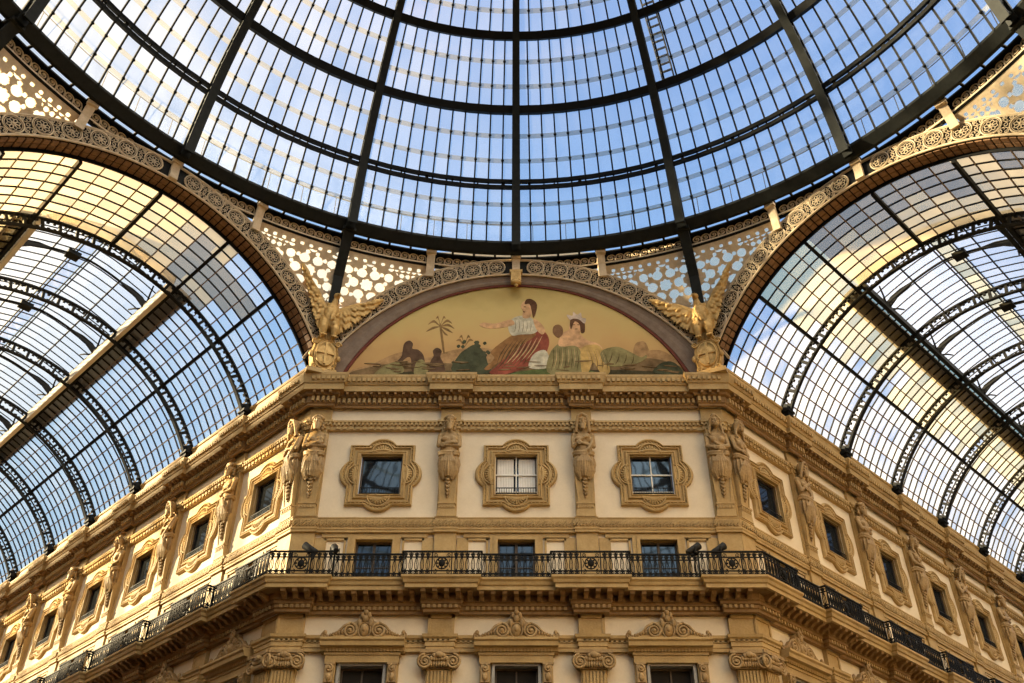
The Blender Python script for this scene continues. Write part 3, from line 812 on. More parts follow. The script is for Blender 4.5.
for side, sg, ad in (('left', -1, 'sunlit left'), ('right', 1, 'shaded right')):
    e0 = .91+.16+.88
    for k in range(6):
        c = wing_p_t[k]
        railing(f'straight black iron railing section of the {ad} wing, {ORD[k]} from the corner', [rp(side, sg*e0, EM), rp(side, sg*(c-HB), EM)], f'straight railing sections of the {side} wing')
        railing(f'stepped-out black iron railing section of the {ad} wing, under its {ORD[k]} caryatid from the corner'.replace('black iron ', 'iron '), [rp(side, sg*(c-HB), EM), rp(side, sg*(c-HB), EP), rp(side, sg*(c+HB), EP), rp(side, sg*(c+HB), EM)],
                f'stepped-out railing sections of the {side} wing', [None, HB, None])
        e0 = c+HB
def floodlight(label, u, turn):
    p, a = wp('back', u, -.72, 16.12)
    t = thing('floodlight', label, 'lamp', p, turn, 'floodlights on the balcony')
    m = MB(); m.tube([(0, 0, 0), (0, 0, .98)], .03, 6); m.box(-.12, .12, -.03, .03, .94, .98)
    for s_ in (-1, 1): m.box(s_*.17-.015, s_*.17+.015, -.03, .03, .94, 1.2)
    m.box(-.21, .21, -.03, .03, .93, .97); m.build('bracket', 'iron', t)
    m = MB(); rot = Matrix.Rotation(R(35), 3, 'X')
    pr = [(-.32, .09), (-.29, .12), (.05, .13), (.28, .15), (.30, .15)]
    rows = [[Vector((r*cos(2*pi*j/14), y, r*sin(2*pi*j/14))) for j in range(14)] for y, r in pr]
    rows = [[rot @ q + Vector((0, 0, 1.16)) for q in r] for r in rows]
    m.rings(rows, 0, True); m.add(rows[0], [tuple(range(14))]); m.build('housing', 'lamp_black', t)
    m = MB(); m.add([rot @ Vector((.145*cos(2*pi*j/14), .285, .145*sin(2*pi*j/14))) + Vector((0,0,1.16)) for j in range(14)], [tuple(range(14))]); m.build('lens', 'frame_grey', t)
floodlight('black floodlight on the balcony rail at the sunlit corner, outer of its pair', -7.75, R(75))
floodlight('black floodlight on the balcony rail near the sunlit corner, beside the left balcony door window', -6.82, R(20))
floodlight('black floodlight on the balcony rail near the shaded corner, beside the right balcony door window', 6.65, R(-75))
floodlight('black floodlight on the balcony rail at the shaded corner, outer of its pair', 7.6, R(-75))

# ================================================================== MURAL IN THE LUNETTE
def smooth_poly(pts, n=4):
    out = []; k = len(pts)
    for i in range(k):
        p0, p1, p2, p3 = pts[i-1], pts[i], pts[(i+1) % k], pts[(i+2) % k]
        for q in range(n):
            t = q/n
            out.append(tuple(.5*((2*p1[a]) + (-p0[a]+p2[a])*t + (2*p0[a]-5*p1[a]+4*p2[a]-p3[a])*t*t + (-p0[a]+3*p1[a]-3*p2[a]+p3[a])*t**3) for a in (0, 1)))
    return out
def gold_sky():
    m, nt, out = new_mat('painted_golden_sky')
    b = N(nt, 'ShaderNodeBsdfPrincipled'); b.inputs['Roughness'].default_value = .6; b.inputs['Specular IOR Level'].default_value = .2
    tc = N(nt, 'ShaderNodeTexCoord'); sp = N(nt, 'ShaderNodeSeparateXYZ'); L(nt, tc.outputs['Object'], sp.inputs[0])
    ns = N(nt, 'ShaderNodeTexNoise', i_Scale=.6, i_Detail=7.); L(nt, tc.outputs['Object'], ns.inputs['Vector'])
    a = N(nt, 'ShaderNodeMath', operation='MULTIPLY_ADD'); a.inputs[1].default_value = 3.4; L(nt, ns.outputs['Fac'], a.inputs[0]); L(nt, sp.outputs['Z'], a.inputs[2])
    mr = N(nt, 'ShaderNodeMapRange'); mr.inputs[1].default_value = 27.3; mr.inputs[2].default_value = 33.2; L(nt, a.outputs[0], mr.inputs[0])
    rp = N(nt, 'ShaderNodeValToRGB'); cr = rp.color_ramp
    cr.elements[0].color = (.40, .22, .085, 1); cr.elements[1].color = (.34, .25, .075, 1)
    e = cr.elements.new(.35); e.color = (.54, .35, .135, 1); e = cr.elements.new(.65); e.color = (.55, .42, .16, 1)
    L(nt, mr.outputs[0], rp.inputs[0]); L(nt, rp.outputs[0], b.inputs['Base Color']); L(nt, b.outputs[0], out.inputs[0])
    return m
M['psky'] = gold_sky()
PC = {'hill': (.36, .22, .10), 'hill2': (.17, .11, .05), 'ground': (.05, .042, .018), 'green': (.10, .13, .04), 'shrub': (.055, .06, .03), 'palm': (.22, .13, .05), 'skin': (.55, .33, .17), 'skin_dk': (.20, .105, .05),
      'brown_skin': (.09, .05, .028), 'hair': (.10, .045, .02), 'red': (.24, .06, .035), 'umber': (.26, .13, .045), 'pale': (.50, .46, .34), 'olive': (.22, .19, .08), 'straw': (.45, .30, .10), 'feather': (.52, .42, .34), 'fold': (.085, .05, .02), 'glint': (.48, .34, .17)}
for k_, c_ in PC.items(): M['p_'+k_] = flat('painted_'+k_, c_)
MUR = thing('lunette_mural', 'arched golden mural of draped seated figures, palms and hills under the central iron arch', 'mural', (0, D, 0))
def arc_pts(r, zc, zb, n=48):
    h = sqrt(r*r-(zb-zc)**2); a0 = atan2(zb-zc, h); return [(r*cos(a0+(pi-2*a0)*i/n), zc+r*sin(a0+(pi-2*a0)*i/n)) for i in range(n+1)]
m = MB(); m.prism(arc_pts(9.52, ZC, 25.45), .14, .5); m.build('lunette_wall', 'grey_mould', MUR)
m = MB(); m.prism(arc_pts(8.12, 22.88, 25.5), .10, .3); m.build('painted_sky', 'psky', MUR)
def PX(x, y): return ((x-515)*.0437 + .05, 26.0 + (372-y)*.0575)
layer = [0]
def paint(name, mat, polys, smooth=True):
    m = MB()
    for pl in polys:
        layer[0] += 1
        q = [PX(*p) for p in pl]; q = smooth_poly(q) if smooth else q
        m.prism(q, .10-.00022*layer[0], .101)
    o = m.build(name, 'p_'+mat, MUR)
    if 'scrub' in name or 'folds' in name: o['kind'] = 'stuff'
paint('painted_hills', 'hill', [[(352, 374), (372, 362), (398, 352), (420, 358), (450, 350), (480, 348), (520, 356), (560, 360), (600, 352), (630, 354), (660, 350), (678, 362), (680, 376), (500, 380)]])
paint('painted_far_tower', 'hill', [[(634, 356), (635, 346), (640, 342), (647, 343), (649, 356)]])
paint('painted_foreground', 'hill2', [[(350, 376), (380, 364), (430, 362), (470, 364), (520, 360), (600, 362), (650, 358), (684, 368), (686, 378), (510, 382)]])
paint('painted_grass', 'ground', [[(350, 376), (420, 370), (520, 371), (610, 369), (684, 373), (686, 380), (350, 380)]])
paint('painted_green_bank', 'green', [[(508, 374), (530, 369), (570, 368), (590, 370), (596, 376), (550, 378)]])
pl = []
for a_ in (-80, -55, -25, 5, 35, 70, 110, 150, 195): 
    t = R(a_); ex = 435+15*cos(t); ey = 326-9*sin(t)+4*abs(cos(t)); mx_, my = 435+8*cos(t), 326-9*sin(t)
    pl.append([(435, 327), (mx_, my-1.2), (ex, ey), (mx_, my+1.4)])
paint('painted_palm', 'palm', pl + [[(434, 326), (436, 326), (441, 351), (439, 351)]])
paint('painted_small_palm', 'palm', [[(461, 348), (461+9*cos(R(b))*.5, 341-6*sin(R(b))-.8), (461+9*cos(R(b)), 342-5*sin(R(b))), (461+9*cos(R(b))*.5, 342-6*sin(R(b))+1)] for b in (10, 50, 90, 130, 170)])
random.seed(3)
paint('painted_shrub', 'shrub', [[(450, 371), (455, 356), (463, 349), (472, 345), (481, 352), (485, 362), (487, 372)]] + [[(x, y), (x+2.2, y-1.6), (x+4, y), (x+2, y+1.8)] for x, y in [(random.uniform(448, 484), random.uniform(341, 366)) for _ in range(34)]])
paint('painted_right_shrub', 'shrub', [[(652, 372), (658, 364), (668, 361), (676, 364), (680, 373)]])
paint('painted_crouching_figure', 'brown_skin', [[(398, 352), (399, 344), (404, 341), (408, 344), (408, 349), (414, 350), (420, 356), (421, 368), (410, 371), (407, 358), (402, 358), (394, 366), (391, 364), (397, 357)]])
paint('painted_cloth', 'olive', [[(372, 374), (384, 364), (396, 362), (400, 372)], [(412, 374), (413, 362), (420, 360), (425, 372)]])
paint('painted_bowed_figure', 'brown_skin', [[(428, 373), (427, 362), (430, 356), (429, 351), (433, 348), (438, 351), (437, 357), (441, 364), (442, 374)]])
# seated draped woman
paint('painted_robe', 'red', [[(487, 372), (494, 366), (506, 354), (516, 342), (530, 332), (543, 332), (548, 341), (545, 352), (538, 361), (524, 367), (500, 374)]])
paint('painted_mantle', 'umber', [[(488, 352), (500, 342), (512, 335), (530, 332), (534, 336), (522, 344), (506, 356), (494, 364), (487, 369), (482, 368), (492, 358)]])
paint('painted_white_skirt', 'pale', [[(527, 367), (531, 355), (542, 350), (547, 356), (546, 367)]])
paint('painted_bodice', 'pale', [[(506, 330), (507, 322), (514, 317), (524, 316), (532, 320), (538, 328), (532, 334), (518, 335), (510, 336)]])
paint('painted_outstretched_arm', 'skin', [[(476, 326), (480, 323), (492, 324), (508, 320), (512, 325), (500, 328), (486, 329)]])
paint('painted_arm', 'skin', [[(532, 320), (538, 322), (544, 330), (541, 335), (535, 330)]])
paint('painted_head', 'skin', [[(521, 318), (521, 311), (519, 307), (521, 302), (526, 300), (531, 303), (531, 311), (528, 318)]])
paint('painted_hair', 'hair', [[(523, 304), (525, 299), (531, 299), (536, 304), (535, 312), (532, 318), (530, 310), (528, 304)]])
# seated companion
paint('painted_green_drape', 'olive', [[(545, 371), (548, 354), (556, 345), (566, 340), (577, 347), (582, 360), (582, 372), (564, 375)]])
paint('painted_torso', 'skin', [[(557, 345), (560, 336), (567, 331), (576, 331), (586, 340), (598, 344), (602, 349), (595, 350), (580, 348), (572, 346), (562, 347)]])
paint('painted_legs', 'straw', [[(580, 350), (590, 345), (600, 347), (606, 360), (608, 371), (600, 374), (592, 362), (586, 372), (580, 372)]])
paint('painted_companion_head', 'skin', [[(569, 332), (570, 324), (573, 319), (579, 320), (582, 326), (580, 333), (574, 335)]])
paint('painted_companion_hair', 'hair', [[(570, 324), (572, 318), (579, 317), (585, 322), (585, 332), (581, 333), (580, 325), (575, 322), (571, 330)]])
paint('painted_headdress', 'feather', [[(570, 320), (567, 315), (573, 316), (574, 312), (578, 315), (582, 313), (583, 318), (587, 319), (585, 324), (580, 320), (574, 319)]])
paint('painted_child_head', 'skin_dk', [[(552, 333), (553, 327), (558, 325), (562, 328), (562, 335), (557, 338)]])
paint('painted_reclining_shape', 'olive', [[(600, 352), (616, 347), (628, 351), (640, 357), (646, 355), (646, 358), (636, 363), (616, 366), (604, 364)]])
# brush strokes: drapery folds and ground scrub
def stroke(x0, y0, x1, y1, w, bow=0.):
    mx_, my = (x0+x1)/2+bow, (y0+y1)/2+abs(bow)*.4
    return [(x0, y0), (mx_-w*.5, my-w*.5), (x1, y1), (mx_+w*.5, my+w*.5)]
random.seed(11)
paint('painted_dark_folds', 'fold', [stroke(538-i*5.5, 336+i*2.2, 520-i*5, 365+i*.6, .8, 1.5) for i in range(6)] + [stroke(506+i*5, 343-i*1.5, 494+i*3, 365, .7, -2) for i in range(5)] + [stroke(552+i*6, 348, 549+i*6.5, 370, .7, 1.5) for i in range(5)] + [stroke(588+i*5, 350, 590+i*5, 370, .6, 2) for i in range(4)] + [stroke(612+i*7, 352+i, 606+i*8, 364, .7, 1) for i in range(4)] + [stroke(513+i*4, 320, 512+i*4, 333, .4, 1) for i in range(5)])
paint('painted_light_folds', 'glint', [stroke(541-i*5.5, 336+i*2, 524-i*5, 360+i*.8, .8, 1.2) for i in range(5)] + [stroke(555+i*6, 347, 552+i*6.5, 368, .7, 1.5) for i in range(4)] + [stroke(585+i*5, 349, 588+i*5, 368, .7, 2) for i in range(4)])
paint('painted_scrub', 'hill2', [stroke(x, y, x+random.uniform(6, 18), y+random.uniform(-1.5, 1.5), random.uniform(.5, 1.4)) for x, y in [(random.uniform(360, 668), random.uniform(361, 371)) for _ in range(46)]])
paint('painted_faces', 'fold', [stroke(522, 307, 524.5, 307, .4), stroke(521.5, 312, 523.5, 312.3, .3), stroke(573, 325.4, 575.5, 325.4, .4), stroke(577.6, 325.4, 580, 325.4, .4), stroke(575, 329.6, 577.6, 329.6, .3)])
m = MB()
r0 = arc_pts(8.05, 22.9, 25.6); r1 = arc_pts(8.22, 22.83, 25.6)
m.rings([[(x, y, z) for x, z in rr] for rr, y in ((r0, .09), (r0, .03), (r1, .03), (r1, .09))], 0, False, closed=False); m.build('red_border', 'red_line', MUR)
m = MB(); r2 = arc_pts(9.3, ZC, 25.6); r3 = arc_pts(9.56, ZC, 25.6)
r15 = [((a[0]+b[0])/2, (a[1]+b[1])/2) for a, b in zip(r1, r2)]
m.rings([[(x, y, z) for x, z in rr] for rr, y in ((r1, .08), (r1, .0), (r15, -.05), (r2, -.02), (r3, -.10))], 0, False, closed=False); m.build('grey_moulding', 'grey_mould', MUR)

RV = 9.40
# ================================================================== IRON ARCHES (frame: octagon centre, local y = AP is the face)
def P3(r, a, y): return (r*sin(a), y, ZC + r*cos(a))
AEND = R(63.5)
def arcrow(r, y, n=72, a0=-AEND, a1=AEND): return [P3(r, a0+(a1-a0)*i/n, y) for i in range(n+1)]
def rosette_mesh():
    m = MB(); zc = RB+.48; y = AP-.19
    ring = lambda r, t, k=18: m.tube([(r*cos(2*pi*q/k), y, zc+r*sin(2*pi*q/k)) for q in range(k)], t, 5, closed=True)
    ring(.40, .034); ring(.33, .014)
    for i in range(8):
        a = i*pi/4
        pts = []
        for q in range(9):
            s_ = q/8; w = .075*sin(pi*s_); rr = .07+.20*s_
            pts.append((rr, w))
        loop = [(r_, w) for r_, w in pts] + [(r_, -w) for r_, w in pts[-2:0:-1]]
        m.tube([(r_*cos(a)-w*sin(a), y, zc+r_*sin(a)+w*cos(a)) for r_, w in loop], .018, 4, closed=True)
    m.ball((0, y, zc), .06, 8, 5)
    return m.mesh('rosette', 'tan_iron')
def scroll_mesh():
    m = MB(); zc = RB+.48; y = AP-.18
    for sz in (-1, 1):
        for sx in (-1, 1):
            m.spiral((sx*.115, zc+sz*.31), .10, 1.5, .022, 0, -sz*pi/2, sx*sz, y, 12, 4, .2)
        m.tube([(-.2, y, zc+sz*.18), (0, y, zc+sz*.12), (.2, y, zc+sz*.18)], .016, 4)
        m.ball((0, y, zc+sz*.20), .035, 6, 4)
    m.tube([(.07*cos(q*pi/6), y, zc+.07*sin(q*pi/6)) for q in range(12)], .016, 4, closed=True)
    return m.mesh('scroll', 'tan_iron')
ROS, SCR = rosette_mesh(), scroll_mesh()
def ipart(name, me, parent, ang):
    """part built at the arch crown, turned by ang about the arch centre"""
    o = put(name, me, parent)
    o.matrix_local = Matrix.Translation((0, 0, ZC)) @ Matrix.Rotation(ang, 4, 'Y') @ Matrix.Translation((0, 0, -ZC)) @ Matrix.Translation((0, 0, ZC))
    return o
def arch(label, k, soffit):
    t = thing('iron_arch', label, 'arch', C0, R(45*k), 'iron arches of the octagon')
    m = MB()
    m.rings([arcrow(r, y) for r, y in ((RB, AP+.12), (RB, AP-.13), (RB+.98, AP-.13), (RB+.98, AP+.12))], 0, False, closed=False); m.build('face_plate', 'iron', t)
    m = MB()
    for r, w in ((RB+.02, .05), (RB+.075, .022), (RB+.885, .022), (RB+.95, .05)): m.tube(arcrow(r, AP-.16, 60), w, 5)
    m.build('edge_moulding', 'tan_iron', t)
    st = 6.5; a = 5.3
    while a < 60:
        for s_ in (-1, 1):
            ipart('rosette', ROS, t, s_*R(a)); ipart('scroll', SCR, t, s_*R(a+st/2))
        a += st
    if soffit:
        m = MB(); m.rings([arcrow(r, y) for r, y in ((RB-.02, AP-.1), (RB-.02, AP+.58), (RV-.06, AP+.58), (RV-.06, AP+.64), (RB+.2, AP+.64))], 0, False, closed=False); m.build('soffit', 'iron', t)
        m = MB(); n = 64
        for i in range(n):
            a0, a1 = -AEND+2*AEND*(i+.1)/n, -AEND+2*AEND*(i+.9)/n
            for y0, y1 in ((AP-.06, AP+.22), (AP+.27, AP+.54)):
                vs = [P3(r, a_, y) for r in (RB-.02, RB-.07) for a_, y in ((a0, y0), (a1, y0), (a1, y1), (a0, y1))]
                m.add(vs, [(4,5,6,7),(0,1,5,4),(1,2,6,5),(2,3,7,6),(3,0,4,7)])
        m.build('coffers', 'coffer', t)
    # console posts up to the ring
    for ang in (-11.25, 0, 11.25):
        m = MB(); a_ = R(ang); rt = 20.45
        top = Vector((-rt*sin(a_), rt*cos(a_), 32.5)); x = (AP-.25)*tan(a_)*-1
        bot = Vector((x, AP-.27, ZC + sqrt((RB+.98)**2-x*x) - (.98 if ang == 0 else .35)))
        mid = (top+bot)/2 + Vector((0, .06, 0))
        m.beam(top, mid, .36, .14, (0, -1, .2)); m.beam(mid, bot, .36, .16, (0, -1, .2))
        m.beam(top+Vector((0, -.05, 0)), top+Vector((0, -.05, -.15)), .46, .2, (0, -1, 0))
        m.build('console_post', 'tan_iron', t)
    if k == 0:
        m = MB(); y = AP-.3; z = RB+ZC
        m.box(-.30, .30, y-.12, y+.2, z-.02, z+.12); m.box(-.24, .24, y-.1, y+.2, z-.55, z)
        m.ball((0, y-.05, z-.6), (.26, .14, .14), 10, 6); m.ball((0, y-.02, z-.78), (.1, .08, .1), 8, 5)
        for s_ in (-1, 0, 1): m.box(s_*.14-.035, s_*.14+.035, y-.15, y-.05, z-.5, z-.05)
        m.build('keystone', 'gold', t)
    return t
arch('wide pierced iron arch with rosettes framing the painted lunette', 0, False)
arch('iron rosette arch over the left glass vault, brown coffers along its underside', 1, True)
arch('iron rosette arch over the right glass vault, pale ornament catching more light', -1, True)

# ================================================================== TRACERY PANELS BETWEEN ARCHES AND RING
RT, ZT = 20.80, 31.9
def pend_pt(s_, f, v):
    """s_: side sign, f: 0 at the corner .. 1 towards the crown, v: 0 top .. 1 bottom; octagon-face frame"""
    az = R(22.5 - 11.6*f)*s_; x = AP*tan(az)
    zb = ZC + sqrt(max((RB+1.0)**2 - x*x, 0))
    a = Vector((RT*sin(az), RT*cos(az), ZT)); b = Vector((x, AP-.02, min(zb, ZT)))
    p = a.lerp(b, v)
    n = Vector((sin(az), cos(az), 0))
    return p, n
def tracery(label, k, s_):
    t = thing('tracery_panel', label, 'glass panel', C0, R(45*k), 'pierced tracery panels under the dome ring')
    nf, nv = 100, 84
    P = [[pend_pt(s_, i/nf, j/nv) for j in range(nv+1)] for i in range(nf+1)]
    wid = (pend_pt(s_, 0, 0)[0]-pend_pt(s_, 1, 0)[0]).length
    def solid(x, d, dt):
        if d < .16 or x < .10 or dt < .10: return True
        if .16 <= d < .42:
            q = (x % .42)-.21; return not (hypot(q, (d-.29)*1.2) < .10)
        for cx, cd in ((1.32, 1.42),):
            r = hypot(x-cx, d-cd); a = atan2(d-cd, x-cx)
            if r < 1.5:
                if r < .27*(1+.10*cos(8*a)): return False
                for rr, hr, ph in ((.60, .225, 0), (1.08, .205, pi/6)):
                    for q in range(6):
                        b = q*pi/3+ph
                        if hypot(x-cx-rr*cos(b), d-cd-rr*sin(b)) < hr: return False
                for q in range(12):
                    b = q*pi/6+pi/12
                    if hypot(x-cx-.86*cos(b), d-cd-.86*sin(b)) < .10 or hypot(x-cx-1.40*cos(b), d-cd-1.40*sin(b)) < .13: return False
                return True
        gx, gy = (x % .27)-.135, (d % .27)-.135
        return hypot(gx, gy) > .105
    m = MB(); idx = {}
    def vid(i, j):
        if (i, j) not in idx:
            idx[(i, j)] = len(m.v); m.v.append(tuple(P[i][j][0]))
        return idx[(i, j)]
    for i in range(nf):
        for j in range(nv):
            p = P[i][j][0]; top = P[i][0][0]; bot = P[i][nv][0]
            d = (p-top).length; dt = (bot-p).length; x = (i+.5)/nf*wid
            if solid(x, d, dt):
                m.f.append((vid(i, j), vid(i+1, j), vid(i+1, j+1), vid(i, j+1))); m.m.append(0); m.sm.append(False)
    o = m.build('lattice', 'tan_iron', t); sd = o.modifiers.new('thick', 'SOLIDIFY'); sd.thickness = .06; sd.offset = 0
    m = MB(); nf2, nv2 = 14, 10
    for i in range(nf2):
        for j in range(nv2):
            q = []
            for a, b in ((i, j), (i+1, j), (i+1, j+1), (i, j+1)):
                p, n = pend_pt(s_, a/nf2, b/nv2); q.append(p + n*.07)
            m.add(q, [(0, 1, 2, 3)], 0, False, (i, j))
    m.build('milky_glass', 'tracery_glass', t)
tracery('pierced tan tracery panel of milky glass beside the eagle, over the mural, sunlit-wing side', 0, -1)
tracery('pierced tan tracery panel of milky glass beside the eagle, over the mural, shaded-wing side', 0, 1)
tracery('tracery panel of yellowish glass between the sunlit corner eagle and the left vault arch', 1, 1)
tracery('tracery panel of pale glass between the shaded corner eagle and the right vault arch', -1, -1)
tracery('pierced tracery panel above the far end of the left vault arch, glowing warm', 1, -1)
tracery('pierced tracery panel above the far end of the right vault arch', -1, 1)
tracery('pierced tracery panel on the side face left of the left vault arch', 2, 1)
tracery('pierced tracery panel on the side face right of the right vault arch', -2, -1)

# ================================================================== EAGLES
def eagle_meshes(sx):
    """sx=-1: steep wing on the viewer's left; sx=1: mirrored"""
    m = MB(); V = lambda x, y, z: Vector((x*(-sx), y, z))
    # body, thighs, feet, neck and head
    m.ball(V(.0, -.05, 2.95), (.40, .36, .62), 14, 10)
    m.ball(V(.0, -.2, 3.2), (.34, .3, .42), 12, 9)
    m.capsule([V(.02, -.12, 3.4), V(.08, -.18, 3.75), V(.10, -.22, 4.0)], [.26, .19, .16], 10)
    m.ball(V(.12, -.28, 4.12), (.17, .21, .16), 10, 8)
    m.capsule([V(.15, -.42, 4.14), V(.22, -.58, 4.10), V(.24, -.62, 3.99)], [.09, .065, .025], 7)
    m.tube([V(.02, -.42, 4.19), V(.14, -.48, 4.22), V(.26, -.42, 4.19)], .03, 5)
    for s_ in (-1, 1):
        m.ball(V(.12+s_*.12, -.40, 4.15), .028, 6, 5)
        m.capsule([V(s_*.22, -.12, 2.75), V(s_*.27, -.28, 2.25), V(s_*.24, -.22, 1.9)], [.26, .2, .12], 9)
        for q in (-1, 0, 1): m.capsule([V(s_*.24, -.24, 1.86), V(s_*.24+q*.1, -.42, 1.84), V(s_*.24+q*.12, -.5, 1.74)], [.07, .055, .03], 6)
    random.seed(5)
    for i in range(46):      # breast feathers
        a = random.uniform(-1.3, 1.3); z = 2.55 + (i/46)*1.15; r = .36 if z < 3.3 else .30-.12*(z-3.3)
        m.ball(V(.03+r*sin(a), -.1-r*cos(a), z), (.07, .045, .11), 6, 5)
    for q in (-2, -1, 0, 1, 2): m.capsule([V(q*.08, .1, 2.5), V(q*.17, .12, 1.95)], [.1, .07], 6)      # tail behind the legs
    # wings: feathers fan from the arm to the trailing edge
    def wing(S, Wp, T, Lo, n):
        arm = lambda f: (S.lerp(Wp, f/.6) if f < .6 else Wp.lerp(T, (f-.6)/.4))
        m.capsule([S, S.lerp(Wp, .5), Wp, Wp.lerp(T, .55)], [.20, .17, .14, .06], 9)
        bul = (Lo + T)/2 + ((Lo+T)/2 - (S+T)/2)*.55
        edge = lambda f: (Lo*(1-f)*(1-f) + bul*2*f*(1-f) + T*f*f)
        for layer, ln, th in ((0, 1., .0), (1, .68, -.07), (2, .42, -.13)):
            k = n - layer*2
            for i in range(k):
                f = i/(k-1); b = arm(.05+.75*f); e = b.lerp(edge(f), ln) + Vector((0, .04*sin(i*2.1), 0))
                d = e-b; mid = b.lerp(e, .62)
                zz = d.normalized(); yy = Vector((0, 1, 0)); yy = (yy - zz*yy.dot(zz)).normalized(); rot = Matrix((yy.cross(zz), yy, zz)).transposed()
                m.ball(mid + Vector((0, th, 0)), (.125-.015*layer, .045, d.length*.44), 8, 7, 0, rot)
    wing(V(-.28, -.05, 3.40), V(-.80, -.22, 4.25), V(-1.68, -.52, 5.40), V(-.45, -.05, 2.35), 15)
    wing(V(.28, -.05, 3.40), V(1.0, -.28, 3.85), V(2.2, -.64, 4.35), V(.48, -.05, 2.3), 15)
    body = remeshed('eagle_body', m, 'gold', .03)
    # cartouche
    m = MB()
    out = [(-.36, .0), (.36, .0), (.54, .45), (.62, .95), (.52, 1.5), (.30, 1.78), (-.30, 1.78), (-.52, 1.5), (-.62, .95), (-.54, .45)]
    rows = []
    for s_, y in ((1., .25), (1., -.10), (.9, -.18), (.8, -.14), (.78, -.2)):
        rows.append([(x*s_, y, .9+(z-.9)*s_) for x, z in out])
    m.rings(rows, 0); m.add(rows[-1], [tuple(range(len(out)))])
    for s_ in (-1, 1):
        m.spiral((s_*.50, 1.55), .15, 1.6, .05, 0, 0, s_, -.2, 12, 6); m.spiral((s_*.40, .2), .15, 1.6, .05, 0, 0, -s_, -.2, 12, 6)
        m.ball((s_*.60, -.15, .85), (.1, .1, .16), 8, 6)
    m.ball((0, -.2, .05), (.22, .12, .14), 8, 6)
    car = m.mesh('cartouche', 'gold')
    m = MB(); rows = []
    for s_, y in ((1., -.16), (1.0, -.27), (.92, -.30), (.86, -.24), (.5, -.30), (.02, -.33)):
        rows.append([(.43*s_*cos(2*pi*j/28), y, .92+.66*s_*sin(2*pi*j/28)) for j in range(28)])
    m.rings(rows, 0, True)
    dsk = m.mesh('oval_shield', 'gold')
    m = MB()
    m.box(-.05, .05, -.36, -.28, .34, 1.5); m.box(-.36, .36, -.36, -.28, .88, .96)
    crs = m.mesh('shield_cross', 'gold')
    return body, car, dsk, crs
for sx, lab in ((-1, 'golden spread-winged eagle on a shield over the corner pier by the sunlit wing'), (1, 'golden spread-winged eagle on a shield over the corner pier by the shaded wing')):
    e = thing('eagle_statue', lab, 'statue', (sx*8.36, 33.42, 25.45), R(-22.5*sx))
    b, c, d, x = eagle_meshes(sx)
    put('eagle_body', b, e); put('cartouche', c, e); sh = put('oval_shield', d, e); put('shield_cross', x, sh)
    m = MB(); m.box(-.7, .7, -.3, .5, -.12, .08); m.box(-.55, .55, -.22, .5, .06, .16); m.build('plinth', 'ochre', e)

# ================================================================== GLASS DOME
RS, ZS = 20.13, 29.3
TROW = [10.1, 19.1, 30.3, 40.9, 51.5, 62.2, 73.]
def sp(t, az, dr=0.): r = RS+dr; return Vector((-r*cos(t)*sin(az), r*cos(t)*cos(az), ZS + r*sin(t)))
DOME = thing('glass_dome', 'great round glass and iron dome over the octagon, dark ribs and hoops', 'dome', C0)
NP = 11
for row in range(6):
    t0, t1 = R(TROW[row]), R(TROW[row+1]); da = R(22.5)
    np_ = NP if row < 3 else (9 if row == 3 else 7)
    m = MB(); sub = 3
    for i in range(np_):
        a0, a1 = da*i/np_, da*(i+1)/np_
        for j in range(sub):
            b0, b1 = t0+(t1-t0)*j/sub, t0+(t1-t0)*(j+1)/sub
            m.add([sp(b0, a0), sp(b0, a1), sp(b1, a1), sp(b1, a0)], [(0, 1, 2, 3)], 0, False, (i+row*20, j+row*7))
    for i in range(1, np_):
        a = da*i/np_
        for j in range(4):
            p, q = t0+(t1-t0)*j/4, t0+(t1-t0)*(j+1)/4
            m.beam(sp(p, a, -.03), sp(q, a, -.03), .07, .09, sp(p, a)-Vector((0,0,ZS)), 1)
    for j in range(1, sub):
        tm = t0+(t1-t0)*j/sub; hw = .125/RS
        for i in range(np_):
            a0, a1 = da*i/np_, da*(i+1)/np_
            m.add([sp(tm-hw, a0, -.035), sp(tm-hw, a1, -.035), sp(tm+hw, a1, -.035), sp(tm+hw, a0, -.035)], [(0,1,2,3)], 2, False, (i, j+row*7))
        for i in range(1, np_):
            m.ball(sp(tm, da*i/np_, -.09), .085, 5, 4, 1)
    me = m.mesh('glazing_panel', ['dome_glass', 'iron', 'dome_lap'])
    for k in range(16): put('glazing_panel', me, DOME, (0, 0, 0), R(22.5*k))
def rib_mesh():
    m = MB(); n = 40; ta, tb = R(9.0), R(74)
    for d0, d1 in ((-.48, -.40), (-.06, .06)):
        rows = []
        for i in range(n+1):
            t = ta+(tb-ta)*i/n; f = 1-.35*i/n; w = .21*f
            rows.append([sp(t, 0, d0)+Vector((-w,0,0)), sp(t, 0, d0)+Vector((w,0,0)), sp(t, 0, d1)+Vector((w,0,0)), sp(t, 0, d1)+Vector((-w,0,0))])
        m.rings(rows, 0)
    i = 0; t = ta+R(1)
    while t < tb:
        a, b = sp(t, 0, -.42), sp(t, 0, -.04); m.beam(a, b, .30, .12, sp(t+.01, 0)-sp(t, 0))
        b2 = sp(t+R(1.9), 0, -.04); m.beam(a, b2, .06, .06, (1, 0, 0)); t += R(1.9)
    return m.mesh('rib', 'iron_grey')
RIB = rib_mesh()
for k in range(16): put('rib', RIB, DOME, (0, 0, 0), R(22.5*k))
def hoop(mb, t, dr0, dr1, w, n=96, mi=0):
    hw = w/2/RS; rows = []
    for i in range(n):
        a = 2*pi*i/n; rows.append([sp(t-hw, a, dr0), sp(t+hw, a, dr0), sp(t+hw, a, dr1), sp(t-hw, a, dr1)])
    rows.append(rows[0]); mb.rings(rows, mi)
